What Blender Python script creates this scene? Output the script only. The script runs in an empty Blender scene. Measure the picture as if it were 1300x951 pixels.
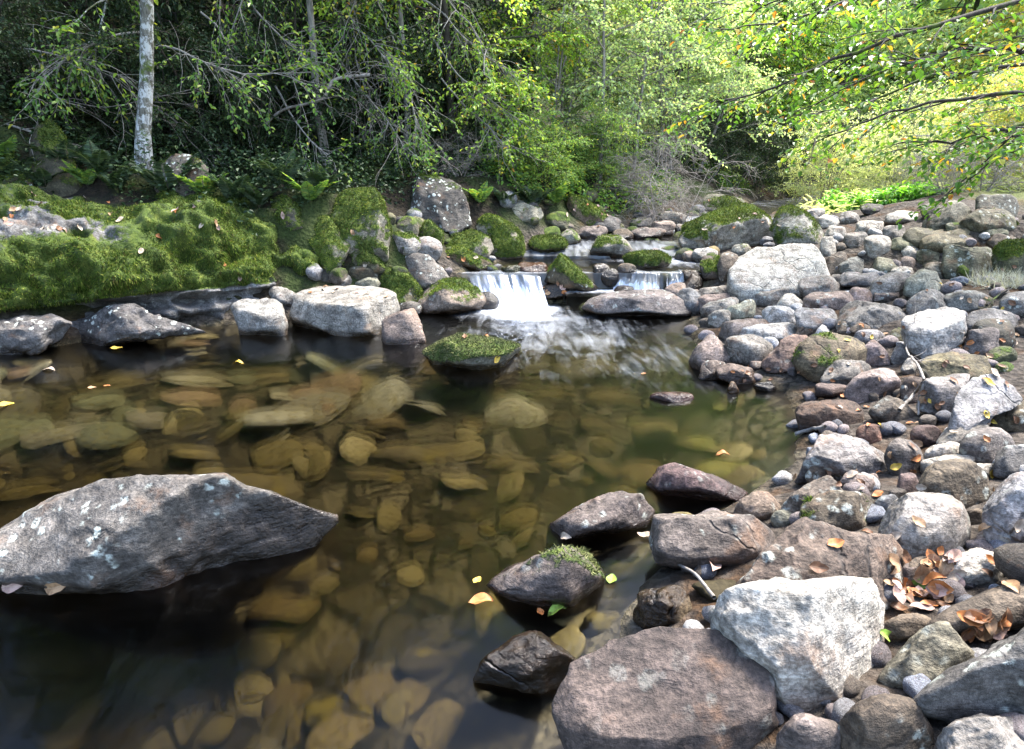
import bpy, bmesh, math, random
import numpy as np
from mathutils import Vector, Matrix

SC = bpy.context.scene
COL = SC.collection
RNG = np.random.default_rng(11)
R = math.radians

# ------------------------------------------------------------------ camera
F = 760.0                    # focal length in pixels of a 1300 x 951 frame
CX, CY = 650.0, 475.5
TH = R(18.9)
CAMH = 1.35
CAM = np.array([0.0, 0.0, CAMH])
CU = np.array([0.0, math.sin(TH), math.cos(TH)])
CV = np.array([0.0, math.cos(TH), -math.sin(TH)])
CR = np.array([1.0, 0.0, 0.0])

def ray(px, py):
    return CV + CR * ((px - CX) / F) + CU * ((CY - py) / F)

def project(p):
    d = np.asarray(p) - CAM
    z = d @ CV
    return np.stack([CX + F * (d @ CR) / z, CY - F * (d @ CU) / z], -1)

cam_data = bpy.data.cameras.new('camera')
cam = bpy.data.objects.new('camera', cam_data)
COL.objects.link(cam)
cam.location = CAM
cam.rotation_euler = (R(90) - TH, 0, 0)
cam_data.sensor_width = 36
cam_data.lens = F / 1300 * 36
cam_data.clip_start = 0.02
cam_data.clip_end = 500
SC.camera = cam

# ------------------------------------------------------------------ noise
_prm = np.random.default_rng(5).integers(0, 1 << 30, 4096)
def _hash(ix, iy, iz):
    h = _prm[(ix * 73 + iy * 1291 + iz * 2749) & 4095]
    h = _prm[(h + iy * 17 + ix * 3 + iz * 7) & 4095]
    return h / float(1 << 30)

def vnoise(p):
    p = np.asarray(p, float)
    i = np.floor(p).astype(np.int64)
    f = p - i
    f = f * f * f * (f * (f * 6 - 15) + 10)
    out = 0
    for a in (0, 1):
        wx = f[:, 0] if a else 1 - f[:, 0]
        for b in (0, 1):
            wy = f[:, 1] if b else 1 - f[:, 1]
            for c in (0, 1):
                wz = f[:, 2] if c else 1 - f[:, 2]
                out = out + wx * wy * wz * _hash(i[:, 0] + a, i[:, 1] + b, i[:, 2] + c)
    return out * 2 - 1

def fbm(p, octaves=4, gain=0.5):
    p = np.asarray(p, float)
    s, a = 0, 1.0
    for k in range(octaves):
        s = s + a * vnoise(p * (2.03 ** k) + 17.3 * k)
        a *= gain
    return s

# ------------------------------------------------------------------ terrain
_wl = np.array([(-5, 0), (6.15, 0), (6.42, .30), (7.4, .31), (8.0, .45), (9.5, .52), (10.5, .60), (13.5, .70), (60, 1.2)])
_xl = np.array([(-5, -7), (1, -5.0), (3, -4.7), (4.4, -3.95), (5.0, -3.3), (5.3, -2.8), (5.5, -2.2), (5.8, -1.2), (6.2, -.6), (6.5, -.5), (7, -.3),
                (7.5, .0), (8.5, 1.2), (10, 2.5), (13.4, 5.3), (20, 11), (60, 50)])
_xr = np.array([(-5, -.2), (0.9, .02), (1.33, .15), (1.9, .6), (2.25, .95), (2.5, 1.25), (3.0, 1.6), (3.6, 1.75), (4.4, 1.5), (5.0, 1.55),
                (5.75, 1.75), (6.2, 1.9), (6.5, 2.25), (7, 2.3), (7.5, 2.15), (8.5, 2.45), (10, 3.9), (13.4, 6.8), (20, 13), (60, 53)])
def wl(y): return np.interp(y, _wl[:, 0], _wl[:, 1])
def xl(y): return np.interp(y, _xl[:, 0], _xl[:, 1])
def xr(y): return np.interp(y, _xr[:, 0], _xr[:, 1])

def smooth(a, b, x):
    t = np.clip((x - a) / (b - a), 0, 1)
    return t * t * (3 - 2 * t)

def ground(x, y, detail=True):
    x = np.atleast_1d(np.asarray(x, float)); y = np.atleast_1d(np.asarray(y, float))
    w, l, r = wl(y), xl(y), xr(y)
    dr = x - r
    dl = l - x
    inside = np.minimum(-dr, -dl)
    deep = np.interp(y, [1.2, 2.4, 3.6, 5.9, 5.95], [.62, .50, .30, .28, .10])
    bed = w - np.minimum(deep, np.maximum(inside, 0) * .42 + .01)
    # stony bank
    slope = np.interp(y, [0, 3, 5, 7, 10], [.20, .20, .17, .15, .12])
    right = w + .02 + np.minimum(np.maximum(dr, 0), 3.6) * slope + np.maximum(dr - 3.6, 0) * .10
    right = right + .22 * smooth(9, 30, y) * np.maximum(dr - 4, 0)
    # wooded bank
    steep = np.interp(y, [4, 5.8, 6.6], [1.0, .9, .62])
    sl = (xl(y + .25) - xl(y - .25)) / .5
    perp = 1 / np.sqrt(1 + np.where(y < 6.1, sl, np.minimum(sl, .8)) ** 2)
    dl = np.where(dl > 0, dl * perp, dl)
    left = w + .02 + np.minimum(np.maximum(dl, 0), 1.2) * steep + np.clip(dl - 1.2, 0, 2.5) * .10 + np.maximum(dl - 3.7, 0) * .66
    left = np.where(left > 9, 9 + (left - 9) * .3, left)
    z = np.where(dr > 0, right, np.where(dl > 0, left, bed))
    z = z + np.maximum(y - 24, 0) * .28
    if detail:
        p = np.stack([x, y, np.zeros_like(x)], -1)
        bump = fbm(p * 1.1, 3) * .06 + fbm(p * 5, 2) * .015
        z = z + bump * np.where(inside > 0, .5, 1.0)
    return z

def surf(x, y):
    return float(np.maximum(ground(x, y), wl(np.atleast_1d(y)))[0])

def contact(px, py, fn=surf, zmax=45.0):
    """first point along the pixel's ray that meets ground or water: camera depth"""
    d = ray(px, py)
    t = np.concatenate([np.linspace(.6, 12, 700), np.linspace(12.03, zmax, 700)])
    P = CAM + d * t[:, None]
    if fn is surf:
        g = np.maximum(ground(P[:, 0], P[:, 1]), wl(P[:, 1]))
    else:
        g = ground(P[:, 0], P[:, 1])
    k = np.nonzero(P[:, 2] <= g)[0]
    return float(t[k[0]]) if len(k) else None

# ------------------------------------------------------------------ scene helpers
def tag(o, label=None, cat=None, group=None, kind=None):
    if label: o['label'] = label
    if cat: o['category'] = cat
    if group: o['group'] = group
    if kind: o['kind'] = kind
    return o

def mesh_np(name, verts, faces, smooth_shade=True, attrs=None):
    """faces: a list of (n,k) int arrays"""
    me = bpy.data.meshes.new(name)
    verts = np.asarray(verts, np.float32)
    if not isinstance(faces, (list, tuple)): faces = [faces]
    faces = [np.asarray(f, np.int32) for f in faces if len(f)]
    me.vertices.add(len(verts))
    me.vertices.foreach_set('co', verts.ravel())
    nl = sum(f.size for f in faces); nf = sum(len(f) for f in faces)
    me.loops.add(nl); me.polygons.add(nf)
    me.loops.foreach_set('vertex_index', np.concatenate([f.ravel() for f in faces]))
    tot = np.concatenate([np.full(len(f), f.shape[1], np.int32) for f in faces])
    start = np.concatenate([[0], np.cumsum(tot)[:-1]]).astype(np.int32)
    me.polygons.foreach_set('loop_start', start)
    me.polygons.foreach_set('use_smooth', np.full(nf, smooth_shade, bool))
    for k, v in (attrs or {}).items():
        at = me.attributes.new(k, 'FLOAT', 'POINT')
        at.data.foreach_set('value', np.asarray(v, np.float32))
    me.update(calc_edges=True)
    return me

def obj(name, me, mat=None, parent=None, loc=(0, 0, 0)):
    o = bpy.data.objects.new(name, me)
    COL.objects.link(o)
    o.location = loc
    if mat and len(me.materials) == 0: me.materials.append(mat)
    if parent: o.parent = parent
    return o

def empty(name, loc=(0, 0, 0), rz=0):
    o = bpy.data.objects.new(name, None)
    COL.objects.link(o); o.location = loc; o.rotation_euler = (0, 0, rz)
    o.empty_display_size = .1
    return o

def copy_tree(o, parent=None):
    c = o.copy(); COL.objects.link(c)
    if parent: c.parent = parent
    for ch in list(o.children): copy_tree(ch, c)
    return c

class MB:
    """collects tubes and leaves into one mesh"""
    def __init__(s): s.v = []; s.f = {}; s.n = 0
    def add(s, v, f):
        f = np.asarray(f)
        s.v.append(np.asarray(v, float)); s.f.setdefault(f.shape[1], []).append(f + s.n); s.n += len(v)
    def tube(s, pts, rad, k=4):
        pts = np.asarray(pts, float); n = len(pts)
        rad = np.broadcast_to(np.asarray(rad, float), (n,))
        t = np.gradient(pts, axis=0); t /= np.linalg.norm(t, axis=1)[:, None] + 1e-9
        ref = np.array([0, 0, 1.0]) if abs(t[0, 2]) < .9 else np.array([1.0, 0, 0])
        a = np.cross(t, ref); a /= np.linalg.norm(a, axis=1)[:, None] + 1e-9
        b = np.cross(t, a)
        an = np.arange(k) * 2 * np.pi / k
        v = pts[:, None] + rad[:, None, None] * (np.cos(an)[None, :, None] * a[:, None] + np.sin(an)[None, :, None] * b[:, None])
        v = v.reshape(-1, 3)
        i = np.arange(n - 1)[:, None] * k; j = np.arange(k)[None]
        f = np.stack([i + j, i + (j + 1) % k, i + k + (j + 1) % k, i + k + j], -1).reshape(-1, 4)
        s.add(v, f)
    def leaves(s, pos, along, normal, length, width, fold=.25, curl=.15):
        pos = np.asarray(pos, float); m = len(pos)
        if m == 0: return
        along = along / (np.linalg.norm(along, axis=1)[:, None] + 1e-9)
        side = np.cross(along, normal); side /= np.linalg.norm(side, axis=1)[:, None] + 1e-9
        up = np.cross(side, along)
        L = np.broadcast_to(np.asarray(length, float), (m,))[:, None]
        W = np.broadcast_to(np.asarray(width, float), (m,))[:, None]
        base = pos
        tip = pos + along * L - up * L * curl
        l1 = pos + along * L * .33 + side * W * .5 + up * W * fold
        l2 = pos + along * L * .68 + side * W * .42 + up * W * fold - up * L * curl * .4
        r1 = pos + along * L * .33 - side * W * .5 + up * W * fold
        r2 = pos + along * L * .68 - side * W * .42 + up * W * fold - up * L * curl * .4
        v = np.stack([base, l1, l2, tip, r2, r1], 1).reshape(-1, 3)
        i = np.arange(m)[:, None] * 6
        f = np.concatenate([i + np.array([[0, 3, 2, 1]]), i + np.array([[0, 5, 4, 3]])])
        s.add(v, f)
    def blades(s, pos, direc, length, width, rng):
        m = len(pos)
        rnd = rng.normal(size=(m, 3)); side = np.cross(direc, rnd); side /= np.linalg.norm(side, axis=1)[:, None] + 1e-9
        L = np.asarray(length)[:, None]; W = np.asarray(width)[:, None]
        v = np.stack([pos - side * W * .5, pos + side * W * .5, pos + direc * L], 1).reshape(-1, 3)
        s.add(v, np.arange(m * 3).reshape(-1, 3))
    def mesh(s, name, smooth_shade=True):
        return mesh_np(name, np.concatenate(s.v), [np.concatenate(x) for x in s.f.values()], smooth_shade)

def unit(v): return v / (np.linalg.norm(v, axis=-1, keepdims=True) + 1e-9)

# ------------------------------------------------------------------ materials
class NT:
    def __init__(s, name):
        s.m = bpy.data.materials.new(name); s.m.use_nodes = True
        s.t = s.m.node_tree; s.t.nodes.clear()
        s.out = s.t.nodes.new('ShaderNodeOutputMaterial')
    def n(s, typ, props=None, **inp):
        nd = s.t.nodes.new(typ)
        for k, v in (props or {}).items(): setattr(nd, k, v)
        for k, v in inp.items():
            key = int(k[1:]) if k[0] == 'i' and k[1:].isdigit() else k.replace('_', ' ')
            sk = nd.inputs[key]
            if isinstance(v, bpy.types.NodeSocket): s.t.links.new(v, sk)
            else: sk.default_value = v
        return nd
    def link(s, a, b): s.t.links.new(a, b)
    def math(s, op, a, b=0.0, c=None, clamp=False):
        nd = s.t.nodes.new('ShaderNodeMath'); nd.operation = op; nd.use_clamp = clamp
        for i, v in enumerate((a, b) if c is None else (a, b, c)):
            if isinstance(v, bpy.types.NodeSocket): s.t.links.new(v, nd.inputs[i])
            else: nd.inputs[i].default_value = v
        return nd.outputs[0]
    def ramp(s, fac, stops, interp='LINEAR'):
        nd = s.t.nodes.new('ShaderNodeValToRGB'); cr = nd.color_ramp; cr.interpolation = interp
        while len(cr.elements) < len(stops): cr.elements.new(.5)
        for e, (p, c) in zip(cr.elements, stops):
            e.position = p; e.color = (*c, 1) if len(c) == 3 else c
        s.t.links.new(fac, nd.inputs[0]); return nd.outputs[0]
    def g(s, fac, a, b): # grey ramp a->b to 0..1
        nd = s.t.nodes.new('ShaderNodeMapRange'); nd.interpolation_type = 'SMOOTHSTEP'
        s.t.links.new(fac, nd.inputs[0]); nd.inputs[1].default_value = a; nd.inputs[2].default_value = b
        return nd.outputs[0]
    def mix(s, fac, a, b, blend='MIX'):
        nd = s.t.nodes.new('ShaderNodeMix'); nd.data_type = 'RGBA'; nd.blend_type = blend
        for i, v in ((0, fac), (6, a), (7, b)):
            if isinstance(v, bpy.types.NodeSocket): s.t.links.new(v, nd.inputs[i])
            else: nd.inputs[i].default_value = v if i == 0 else ((*v, 1) if len(v) == 3 else v)
        return nd.outputs[2]
    def noise(s, vec, scale, detail=4, rough=.55, dist=0.0):
        return s.n('ShaderNodeTexNoise', None, Vector=vec, Scale=scale, Detail=detail, Roughness=rough, Distortion=dist).outputs[0]
    def attr(s, name): return s.n('ShaderNodeAttribute', {'attribute_name': name}).outputs['Fac']

def rock_material():
    t = NT('rock')
    tc = t.n('ShaderNodeTexCoord').outputs['Object']
    oi = t.n('ShaderNodeObjectInfo')
    rnd = oi.outputs['Random']
    off = t.n('ShaderNodeCombineXYZ', None, X=t.math('MULTIPLY', rnd, 37.0), Y=t.math('MULTIPLY', rnd, 91.0), Z=t.math('MULTIPLY', rnd, 53.0)).outputs[0]
    p = t.n('ShaderNodeVectorMath', {'operation': 'ADD'}, i0=tc, i1=off).outputs[0]
    big = t.noise(p, 3.2, 3, .6)
    mid = t.noise(p, 14, 6, .65)
    fine = t.noise(p, 75, 5, .7)
    st = t.n('ShaderNodeMapping', None, Vector=p, Scale=(5, 5, 26), Rotation=(.5, .25, 0)).outputs[0]
    strata = t.noise(st, 1.0, 5, .65, .3)
    c = oi.outputs['Color']
    c = t.mix(1.0, c, t.ramp(big, [(.28, (.62, .60, .60)), (.5, (1, 1, 1)), (.72, (1.38, 1.36, 1.33))]), 'MULTIPLY')
    c = t.mix(1.0, c, t.ramp(mid, [(.3, (.40, .385, .375)), (.5, (1, 1, 1)), (.70, (1.6, 1.6, 1.62))]), 'MULTIPLY')
    c = t.mix(.8, c, t.ramp(strata, [(.3, (.6, .57, .56)), (.5, (1, 1, 1)), (.7, (1.3, 1.3, 1.3))]), 'MULTIPLY')
    c = t.mix(.85, c, t.ramp(fine, [(.32, (.32, .32, .32)), (.5, (1, 1, 1)), (.66, (1.75, 1.75, 1.75))]), 'MULTIPLY')
    # rusty and ochre staining
    rust = t.g(t.noise(p, 5.5, 5, .6), .56, .70)
    c = t.mix(t.math('MULTIPLY', rust, .45), c, (.16, .085, .045))
    blk = t.math('MULTIPLY', t.g(t.noise(p, 8.0, 6, .75), .54, .66), t.math('ADD', .25, t.math('MULTIPLY', rnd, .6)))
    c = t.mix(blk, c, t.mix(1.0, c, (.30, .30, .29), 'MULTIPLY'))
    # pale crust of lichen, in rounded spots
    vo = t.n('ShaderNodeTexVoronoi', {'feature': 'F1'}, Vector=t.n('ShaderNodeVectorMath', {'operation': 'ADD'}, i0=p, i1=t.n('ShaderNodeVectorMath', {'operation': 'SCALE'}, i0=t.n('ShaderNodeTexNoise', None, Vector=p, Scale=30.0).outputs['Color'], Scale=.03).outputs[0]).outputs[0], Scale=19.0, Randomness=1.0)
    spot = t.g(vo.outputs['Distance'], .42, .24)
    spot = t.math('MULTIPLY', spot, t.g(t.noise(p, 6.5, 3), .49, .60))
    spot = t.math('MULTIPLY', spot, t.g(fine, .36, .52))
    dry = t.math('SUBTRACT', 1.0, t.attr('wet'))
    spot = t.math('MULTIPLY', t.math('MULTIPLY', spot, dry), t.attr('lichen'))
    c = t.mix(spot, c, t.mix(mid, (.30, .33, .27), (.46, .47, .43)))
    # dark crevices lines
    cr = t.n('ShaderNodeTexVoronoi', {'feature': 'DISTANCE_TO_EDGE'}, Vector=t.n('ShaderNodeVectorMath', {'operation': 'ADD'}, i0=p, i1=t.n('ShaderNodeVectorMath', {'operation': 'SCALE'}, i0=t.n('ShaderNodeTexNoise', None, Vector=p, Scale=4.0, Detail=4.0).outputs['Color'], Scale=.22).outputs[0]).outputs[0], Scale=2.6)
    crack = t.math('MULTIPLY', t.g(cr.outputs['Distance'], .022, .0), t.g(t.noise(p, 3.0, 2), .5, .62))
    c = t.mix(t.math('MULTIPLY', crack, .5), c, (.02, .017, .015))
    # water line: wet stone; on the lone boulder also its painted shade
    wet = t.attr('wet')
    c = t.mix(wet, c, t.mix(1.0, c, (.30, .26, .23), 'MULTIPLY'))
    # moss film under the tufts
    mm = t.math('ADD', t.attr('moss'), t.math('MULTIPLY', t.math('SUBTRACT', t.noise(p, 22, 5, .7), .5), 1.0))
    mf = t.g(mm, .42, .62)
    mcol = t.ramp(t.noise(p, 9, 5, .7), [(.3, (.016, .026, .006)), (.5, (.055, .085, .011)), (.68, (.13, .155, .026))])
    c = t.mix(mf, c, mcol)
    rough = t.math('SUBTRACT', .82, t.math('MULTIPLY', wet, .62))
    rough = t.math('ADD', rough, t.math('MULTIPLY', mf, .15), clamp=True)
    h = t.math('ADD', t.math('MULTIPLY', mid, .9), t.math('MULTIPLY', fine, .45))
    h = t.math('ADD', h, t.math('MULTIPLY', strata, .8))
    h = t.math('SUBTRACT', h, t.math('MULTIPLY', crack, .5))
    h = t.math('ADD', h, t.math('MULTIPLY', mf, t.math('MULTIPLY', t.noise(p, 130, 3), 1.3)))
    b = t.n('ShaderNodeBump', None, Strength=.85, Distance=.02, Height=h).outputs[0]
    bs = t.n('ShaderNodeBsdfPrincipled', None, Base_Color=c, Roughness=rough, Normal=b, Specular_IOR_Level=.35)
    t.link(bs.outputs[0], t.out.inputs[0])
    return t.m

def bed_stone_material():
    t = NT('bed_stone')
    tc = t.n('ShaderNodeTexCoord').outputs['Object']
    oi = t.n('ShaderNodeObjectInfo'); rnd = oi.outputs['Random']
    off = t.n('ShaderNodeCombineXYZ', None, X=t.math('MULTIPLY', rnd, 37.0), Y=t.math('MULTIPLY', rnd, 91.0)).outputs[0]
    p = t.n('ShaderNodeVectorMath', {'operation': 'ADD'}, i0=tc, i1=off).outputs[0]
    big = t.noise(p, 5, 4, .6); fine = t.noise(p, 40, 4, .7)
    c = t.mix(1.0, oi.outputs['Color'], t.ramp(big, [(.3, (.5, .48, .42)), (.5, (1, 1, 1)), (.7, (1.4, 1.4, 1.3))]), 'MULTIPLY')
    c = t.mix(.6, c, t.ramp(fine, [(.3, (.5, .5, .5)), (.6, (1.2, 1.2, 1.2))]), 'MULTIPLY')
    c = t.mix(t.math('MULTIPLY', t.g(t.noise(p, 8, 3), .5, .65), .6), c, (.13, .10, .02))
    b = t.n('ShaderNodeBump', None, Strength=.5, Distance=.01, Height=fine).outputs[0]
    bs = t.n('ShaderNodeBsdfPrincipled', None, Base_Color=c, Roughness=.8, Normal=b, Specular_IOR_Level=.1)
    t.link(bs.outputs[0], t.out.inputs[0]); return t.m

def ground_material():
    t = NT('ground')
    p = t.n('ShaderNodeNewGeometry').outputs['Position']
    bank = t.attr('bank'); wood = t.attr('wood')
    n1 = t.noise(p, 2.2, 5, .6); n2 = t.noise(p, 22, 5, .7); n3 = t.noise(p, 90, 3, .7)
    bed = t.ramp(n1, [(.3, (.010, .009, .005)), (.5, (.026, .021, .010)), (.7, (.055, .044, .019))])
    # cobbles packed into the bed
    wp = t.n('ShaderNodeVectorMath', {'operation': 'ADD'}, i0=p, i1=t.n('ShaderNodeVectorMath', {'operation': 'SCALE'}, i0=t.n('ShaderNodeTexNoise', None, Vector=p, Scale=3.0, Detail=3.0).outputs['Color'], Scale=.22).outputs[0]).outputs[0]
    cob = None
    for sc, k in ((3.6, 1.0), (8.5, .8)):
        ve = t.n('ShaderNodeTexVoronoi', {'feature': 'DISTANCE_TO_EDGE'}, Vector=wp, Scale=sc)
        vc = t.n('ShaderNodeTexVoronoi', None, Vector=wp, Scale=sc)
        tone = t.ramp(t.n('ShaderNodeSeparateColor', None, Color=vc.outputs['Color']).outputs[1], [(0, (.022, .018, .010)), (.5, (.075, .062, .035)), (1, (.15, .13, .085))])
        cc_ = t.mix(t.g(ve.outputs['Distance'], .03, .16), (.008, .007, .004), tone)
        cob = cc_ if cob is None else t.mix(t.g(t.noise(p, 1.3, 3), .44, .58), cob, cc_)
    bed = t.mix(.85, bed, t.mix(.7, cob, t.ramp(n2, [(.3, (.5, .5, .48)), (.65, (1.3, 1.3, 1.25))]), 'MULTIPLY'))
    vo = t.n('ShaderNodeTexVoronoi', None, Vector=p, Scale=26.0)
    vg = t.n('ShaderNodeSeparateColor', None, Color=vo.outputs['Color']).outputs[0]
    grav = t.mix(.8, t.ramp(n2, [(.3, (.025, .02, .016)), (.55, (.07, .06, .05)), (.75, (.14, .125, .11))]), t.ramp(vg, [(0, (.35, .33, .32)), (1, (1.2, 1.15, 1.1))]), 'MULTIPLY')
    grav = t.mix(t.g(n1, .5, .62), grav, t.ramp(n2, [(.35, (.02, .013, .009)), (.6, (.075, .043, .022))]))
    humus = t.ramp(n2, [(.3, (.006, .005, .003)), (.55, (.018, .014, .009)), (.75, (.05, .036, .018))])
    humus = t.mix(t.math('MULTIPLY', t.g(t.noise(p, 1.7, 4), .40, .58), .9), humus, t.ramp(n3, [(.3, (.008, .013, .004)), (.6, (.03, .045, .010))]))
    c = t.mix(bank, bed, grav); c = t.mix(wood, c, humus)
    c = t.mix(t.attr('meadow'), c, t.ramp(n2, [(.3, (.05, .06, .02)), (.7, (.16, .18, .06))]))
    h = t.math('ADD', n2, t.math('ADD', t.math('MULTIPLY', n3, .5), vo.outputs['Distance']))
    b = t.n('ShaderNodeBump', None, Strength=.8, Distance=.03, Height=h).outputs[0]
    bs = t.n('ShaderNodeBsdfPrincipled', None, Base_Color=c, Roughness=.9, Normal=b, Specular_IOR_Level=.15)
    t.link(bs.outputs[0], t.out.inputs[0]); return t.m

def leaf_material(name, stops, trans=.4, rough=.45, spec=.4, mott=.35):
    t = NT(name)
    g = t.n('ShaderNodeNewGeometry')
    rnd = g.outputs['Random Per Island']
    c = t.ramp(rnd, stops)
    n = t.noise(g.outputs['Position'], 2.0, 3, .6)
    c = t.mix(mott, c, t.ramp(n, [(.3, (.45, .5, .45)), (.5, (1, 1, 1)), (.7, (1.5, 1.45, 1.3))]), 'MULTIPLY')
    bs = t.n('ShaderNodeBsdfPrincipled', None, Base_Color=c, Roughness=rough, Specular_IOR_Level=spec)
    tr = t.n('ShaderNodeBsdfTranslucent', None, Color=t.mix(1.0, c, (1.25, 1.2, .7), 'MULTIPLY'))
    mx = t.n('ShaderNodeMixShader', None, i0=trans, i1=bs.outputs[0], i2=tr.outputs[0])
    t.link(mx.outputs[0], t.out.inputs[0]); return t.m

def bark_material(name, a, b, pale=None, moss=0.0, scale=1.0):
    t = NT(name)
    g = t.n('ShaderNodeNewGeometry'); p = g.outputs['Position']
    m = t.n('ShaderNodeMapping', None, Vector=p, Scale=(30 * scale, 30 * scale, 7 * scale)).outputs[0]
    n = t.noise(m, 1.0, 6, .65, .4)
    c = t.ramp(n, [(.32, a), (.62, b)])
    if pale:
        q = t.g(t.noise(p, 13 * scale, 6, .75), .47, .53)
        c = t.mix(q, c, pale)
        c = t.mix(t.math('MULTIPLY', t.g(n, .52, .40), .75), c, a)
    if moss:
        q = t.g(t.noise(p, 4.5, 4, .65), .62 - moss * .3, .72 - moss * .3)
        c = t.mix(q, c, t.ramp(t.noise(p, 40, 3), [(.3, (.025, .04, .008)), (.7, (.10, .13, .025))]))
    bp = t.n('ShaderNodeBump', None, Strength=.7, Distance=.012, Height=n).outputs[0]
    bs = t.n('ShaderNodeBsdfPrincipled', None, Base_Color=c, Roughness=.85, Normal=bp, Specular_IOR_Level=.2)
    t.link(bs.outputs[0], t.out.inputs[0]); return t.m

def moss_material():
    t = NT('moss')
    g = t.n('ShaderNodeNewGeometry'); p = g.outputs['Position']
    c = t.ramp(g.outputs['Random Per Island'], [(0, (.06, .042, .015)), (.07, (.05, .036, .012)), (.09, (.012, .022, .004)), (.45, (.043, .078, .009)), (.8, (.10, .14, .018)), (1, (.22, .22, .05))])
    n = t.noise(p, 3.2, 5, .65)
    c = t.mix(.9, c, t.ramp(n, [(.30, (.22, .24, .2)), (.5, (.9, .95, .9)), (.68, (1.7, 1.65, 1.3))]), 'MULTIPLY')
    bs = t.n('ShaderNodeBsdfPrincipled', None, Base_Color=c, Roughness=.8, Specular_IOR_Level=.15)
    tr = t.n('ShaderNodeBsdfTranslucent', None, Color=c)
    mx = t.n('ShaderNodeMixShader', None, i0=.3, i1=bs.outputs[0], i2=tr.outputs[0])
    t.link(mx.outputs[0], t.out.inputs[0]); return t.m

def water_material():
    t = NT('stream_water')
    p = t.n('ShaderNodeNewGeometry').outputs['Position']
    foam = t.attr('foam'); rip = t.attr('ripple')
    # drawn-out ripples along the current
    m = t.n('ShaderNodeMapping', None, Vector=p, Scale=(1.7, .8, 1), Rotation=(0, 0, R(-28))).outputs[0]
    n1 = t.noise(m, 2.6, 4, .55, .8); n2 = t.noise(m, 11, 3, .6, .5)
    h = t.math('MULTIPLY', t.math('ADD', n1, t.math('MULTIPLY', n2, .35)), t.math('ADD', .03, t.math('MULTIPLY', rip, 2.2)))
    b = t.n('ShaderNodeBump', None, Strength=.35, Distance=.05, Height=h).outputs[0]
    fr = t.n('ShaderNodeFresnel', None, IOR=1.20, Normal=b).outputs[0]
    gl = t.n('ShaderNodeBsdfGlossy', None, Color=(.95, .97, 1, 1), Roughness=.13, Normal=b)
    tc_ = t.n('ShaderNodeBsdfTransparent', None, Color=(.97, .96, .93, 1))
    rf = t.n('ShaderNodeBsdfRefraction', None, Color=(.97, .96, .93, 1), Roughness=.30, IOR=1.025, Normal=b)
    tr = t.n('ShaderNodeMixShader', None, i0=.42, i1=tc_.outputs[0], i2=rf.outputs[0])
    w = t.n('ShaderNodeMixShader', None, i0=fr, i1=tr.outputs[0], i2=gl.outputs[0])
    # white water
    s = t.n('ShaderNodeMapping', None, Vector=p, Scale=(10, 2.0, 1), Rotation=(0, 0, R(14))).outputs[0]
    st = t.noise(s, 1.0, 4, .6, 1.2)
    lump = t.noise(p, 3.0, 3, .6, .6)
    k = t.math('ADD', foam, t.math('MULTIPLY', t.math('SUBTRACT', t.math('ADD', t.math('MULTIPLY', st, .6), t.math('MULTIPLY', lump, .4)), .5), t.math('MULTIPLY', t.math('SUBTRACT', 1.15, foam), 1.05)))
    k = t.math('MULTIPLY', t.math('MULTIPLY', t.g(k, .05, 1.2), t.g(foam, .0, .12)), .92)
    wh = t.n('ShaderNodeBsdfDiffuse', None, Color=(.80, .84, .90, 1))
    mx = t.n('ShaderNodeMixShader', None, i0=k, i1=w.outputs[0], i2=wh.outputs[0])
    t.link(mx.outputs[0], t.out.inputs[0])
    ab = t.n('ShaderNodeVolumeAbsorption', None, Color=(.56, .51, .35, 1), Density=1.9)
    t.link(ab.outputs[0], t.out.inputs[1])
    return t.m

def fall_material():
    t = NT('falling_water')
    u = t.attr('along'); v = t.attr('down')
    cx = t.n('ShaderNodeCombineXYZ', None, X=t.math('MULTIPLY', u, 46.0), Y=t.math('MULTIPLY', v, 2.2)).outputs[0]
    n = t.noise(cx, 1.0, 5, .65, .5)
    k = t.g(t.math('ADD', n, t.math('MULTIPLY', t.math('SUBTRACT', v, .58), .8)), .36, .66)
    k = t.math('ADD', .10, t.math('MULTIPLY', k, .80))
    df = t.n('ShaderNodeBsdfDiffuse', None, Color=(.80, .84, .92, 1))
    tl = t.n('ShaderNodeBsdfTranslucent', None, Color=(.75, .8, .9, 1))
    a = t.n('ShaderNodeMixShader', None, i0=.35, i1=df.outputs[0], i2=tl.outputs[0])
    tr = t.n('ShaderNodeBsdfTransparent', None, Color=(.85, .88, .9, 1))
    gl = t.n('ShaderNodeBsdfGlossy', None, Color=(.8, .85, .95, 1), Roughness=.2)
    g = t.n('ShaderNodeMixShader', None, i0=.15, i1=tr.outputs[0], i2=gl.outputs[0])
    mx = t.n('ShaderNodeMixShader', None, i0=k, i1=g.outputs[0], i2=a.outputs[0])
    t.link(mx.outputs[0], t.out.inputs[0]); return t.m

M_ROCK = rock_material(); M_BED = bed_stone_material(); M_GROUND = ground_material()
M_WATER = water_material(); M_FALL = fall_material(); M_MOSS = moss_material()

def moss_dry_material():
    t = NT('moss_greyish')
    g = t.n('ShaderNodeNewGeometry')
    c = t.ramp(g.outputs['Random Per Island'], [(0, (.03, .034, .012)), (.5, (.075, .085, .025)), (1, (.17, .17, .075))])
    bs = t.n('ShaderNodeBsdfPrincipled', None, Base_Color=c, Roughness=.85, Specular_IOR_Level=.15)
    t.link(bs.outputs[0], t.out.inputs[0]); return t.m
M_MOSS_DRY = moss_dry_material()
# ------------------------------------------------------------------ ground, water
def axis(pts):
    out = []
    for (a, b, st) in pts: out.append(np.arange(a, b, st))
    return np.concatenate(out + [[pts[-1][1]]])

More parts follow.
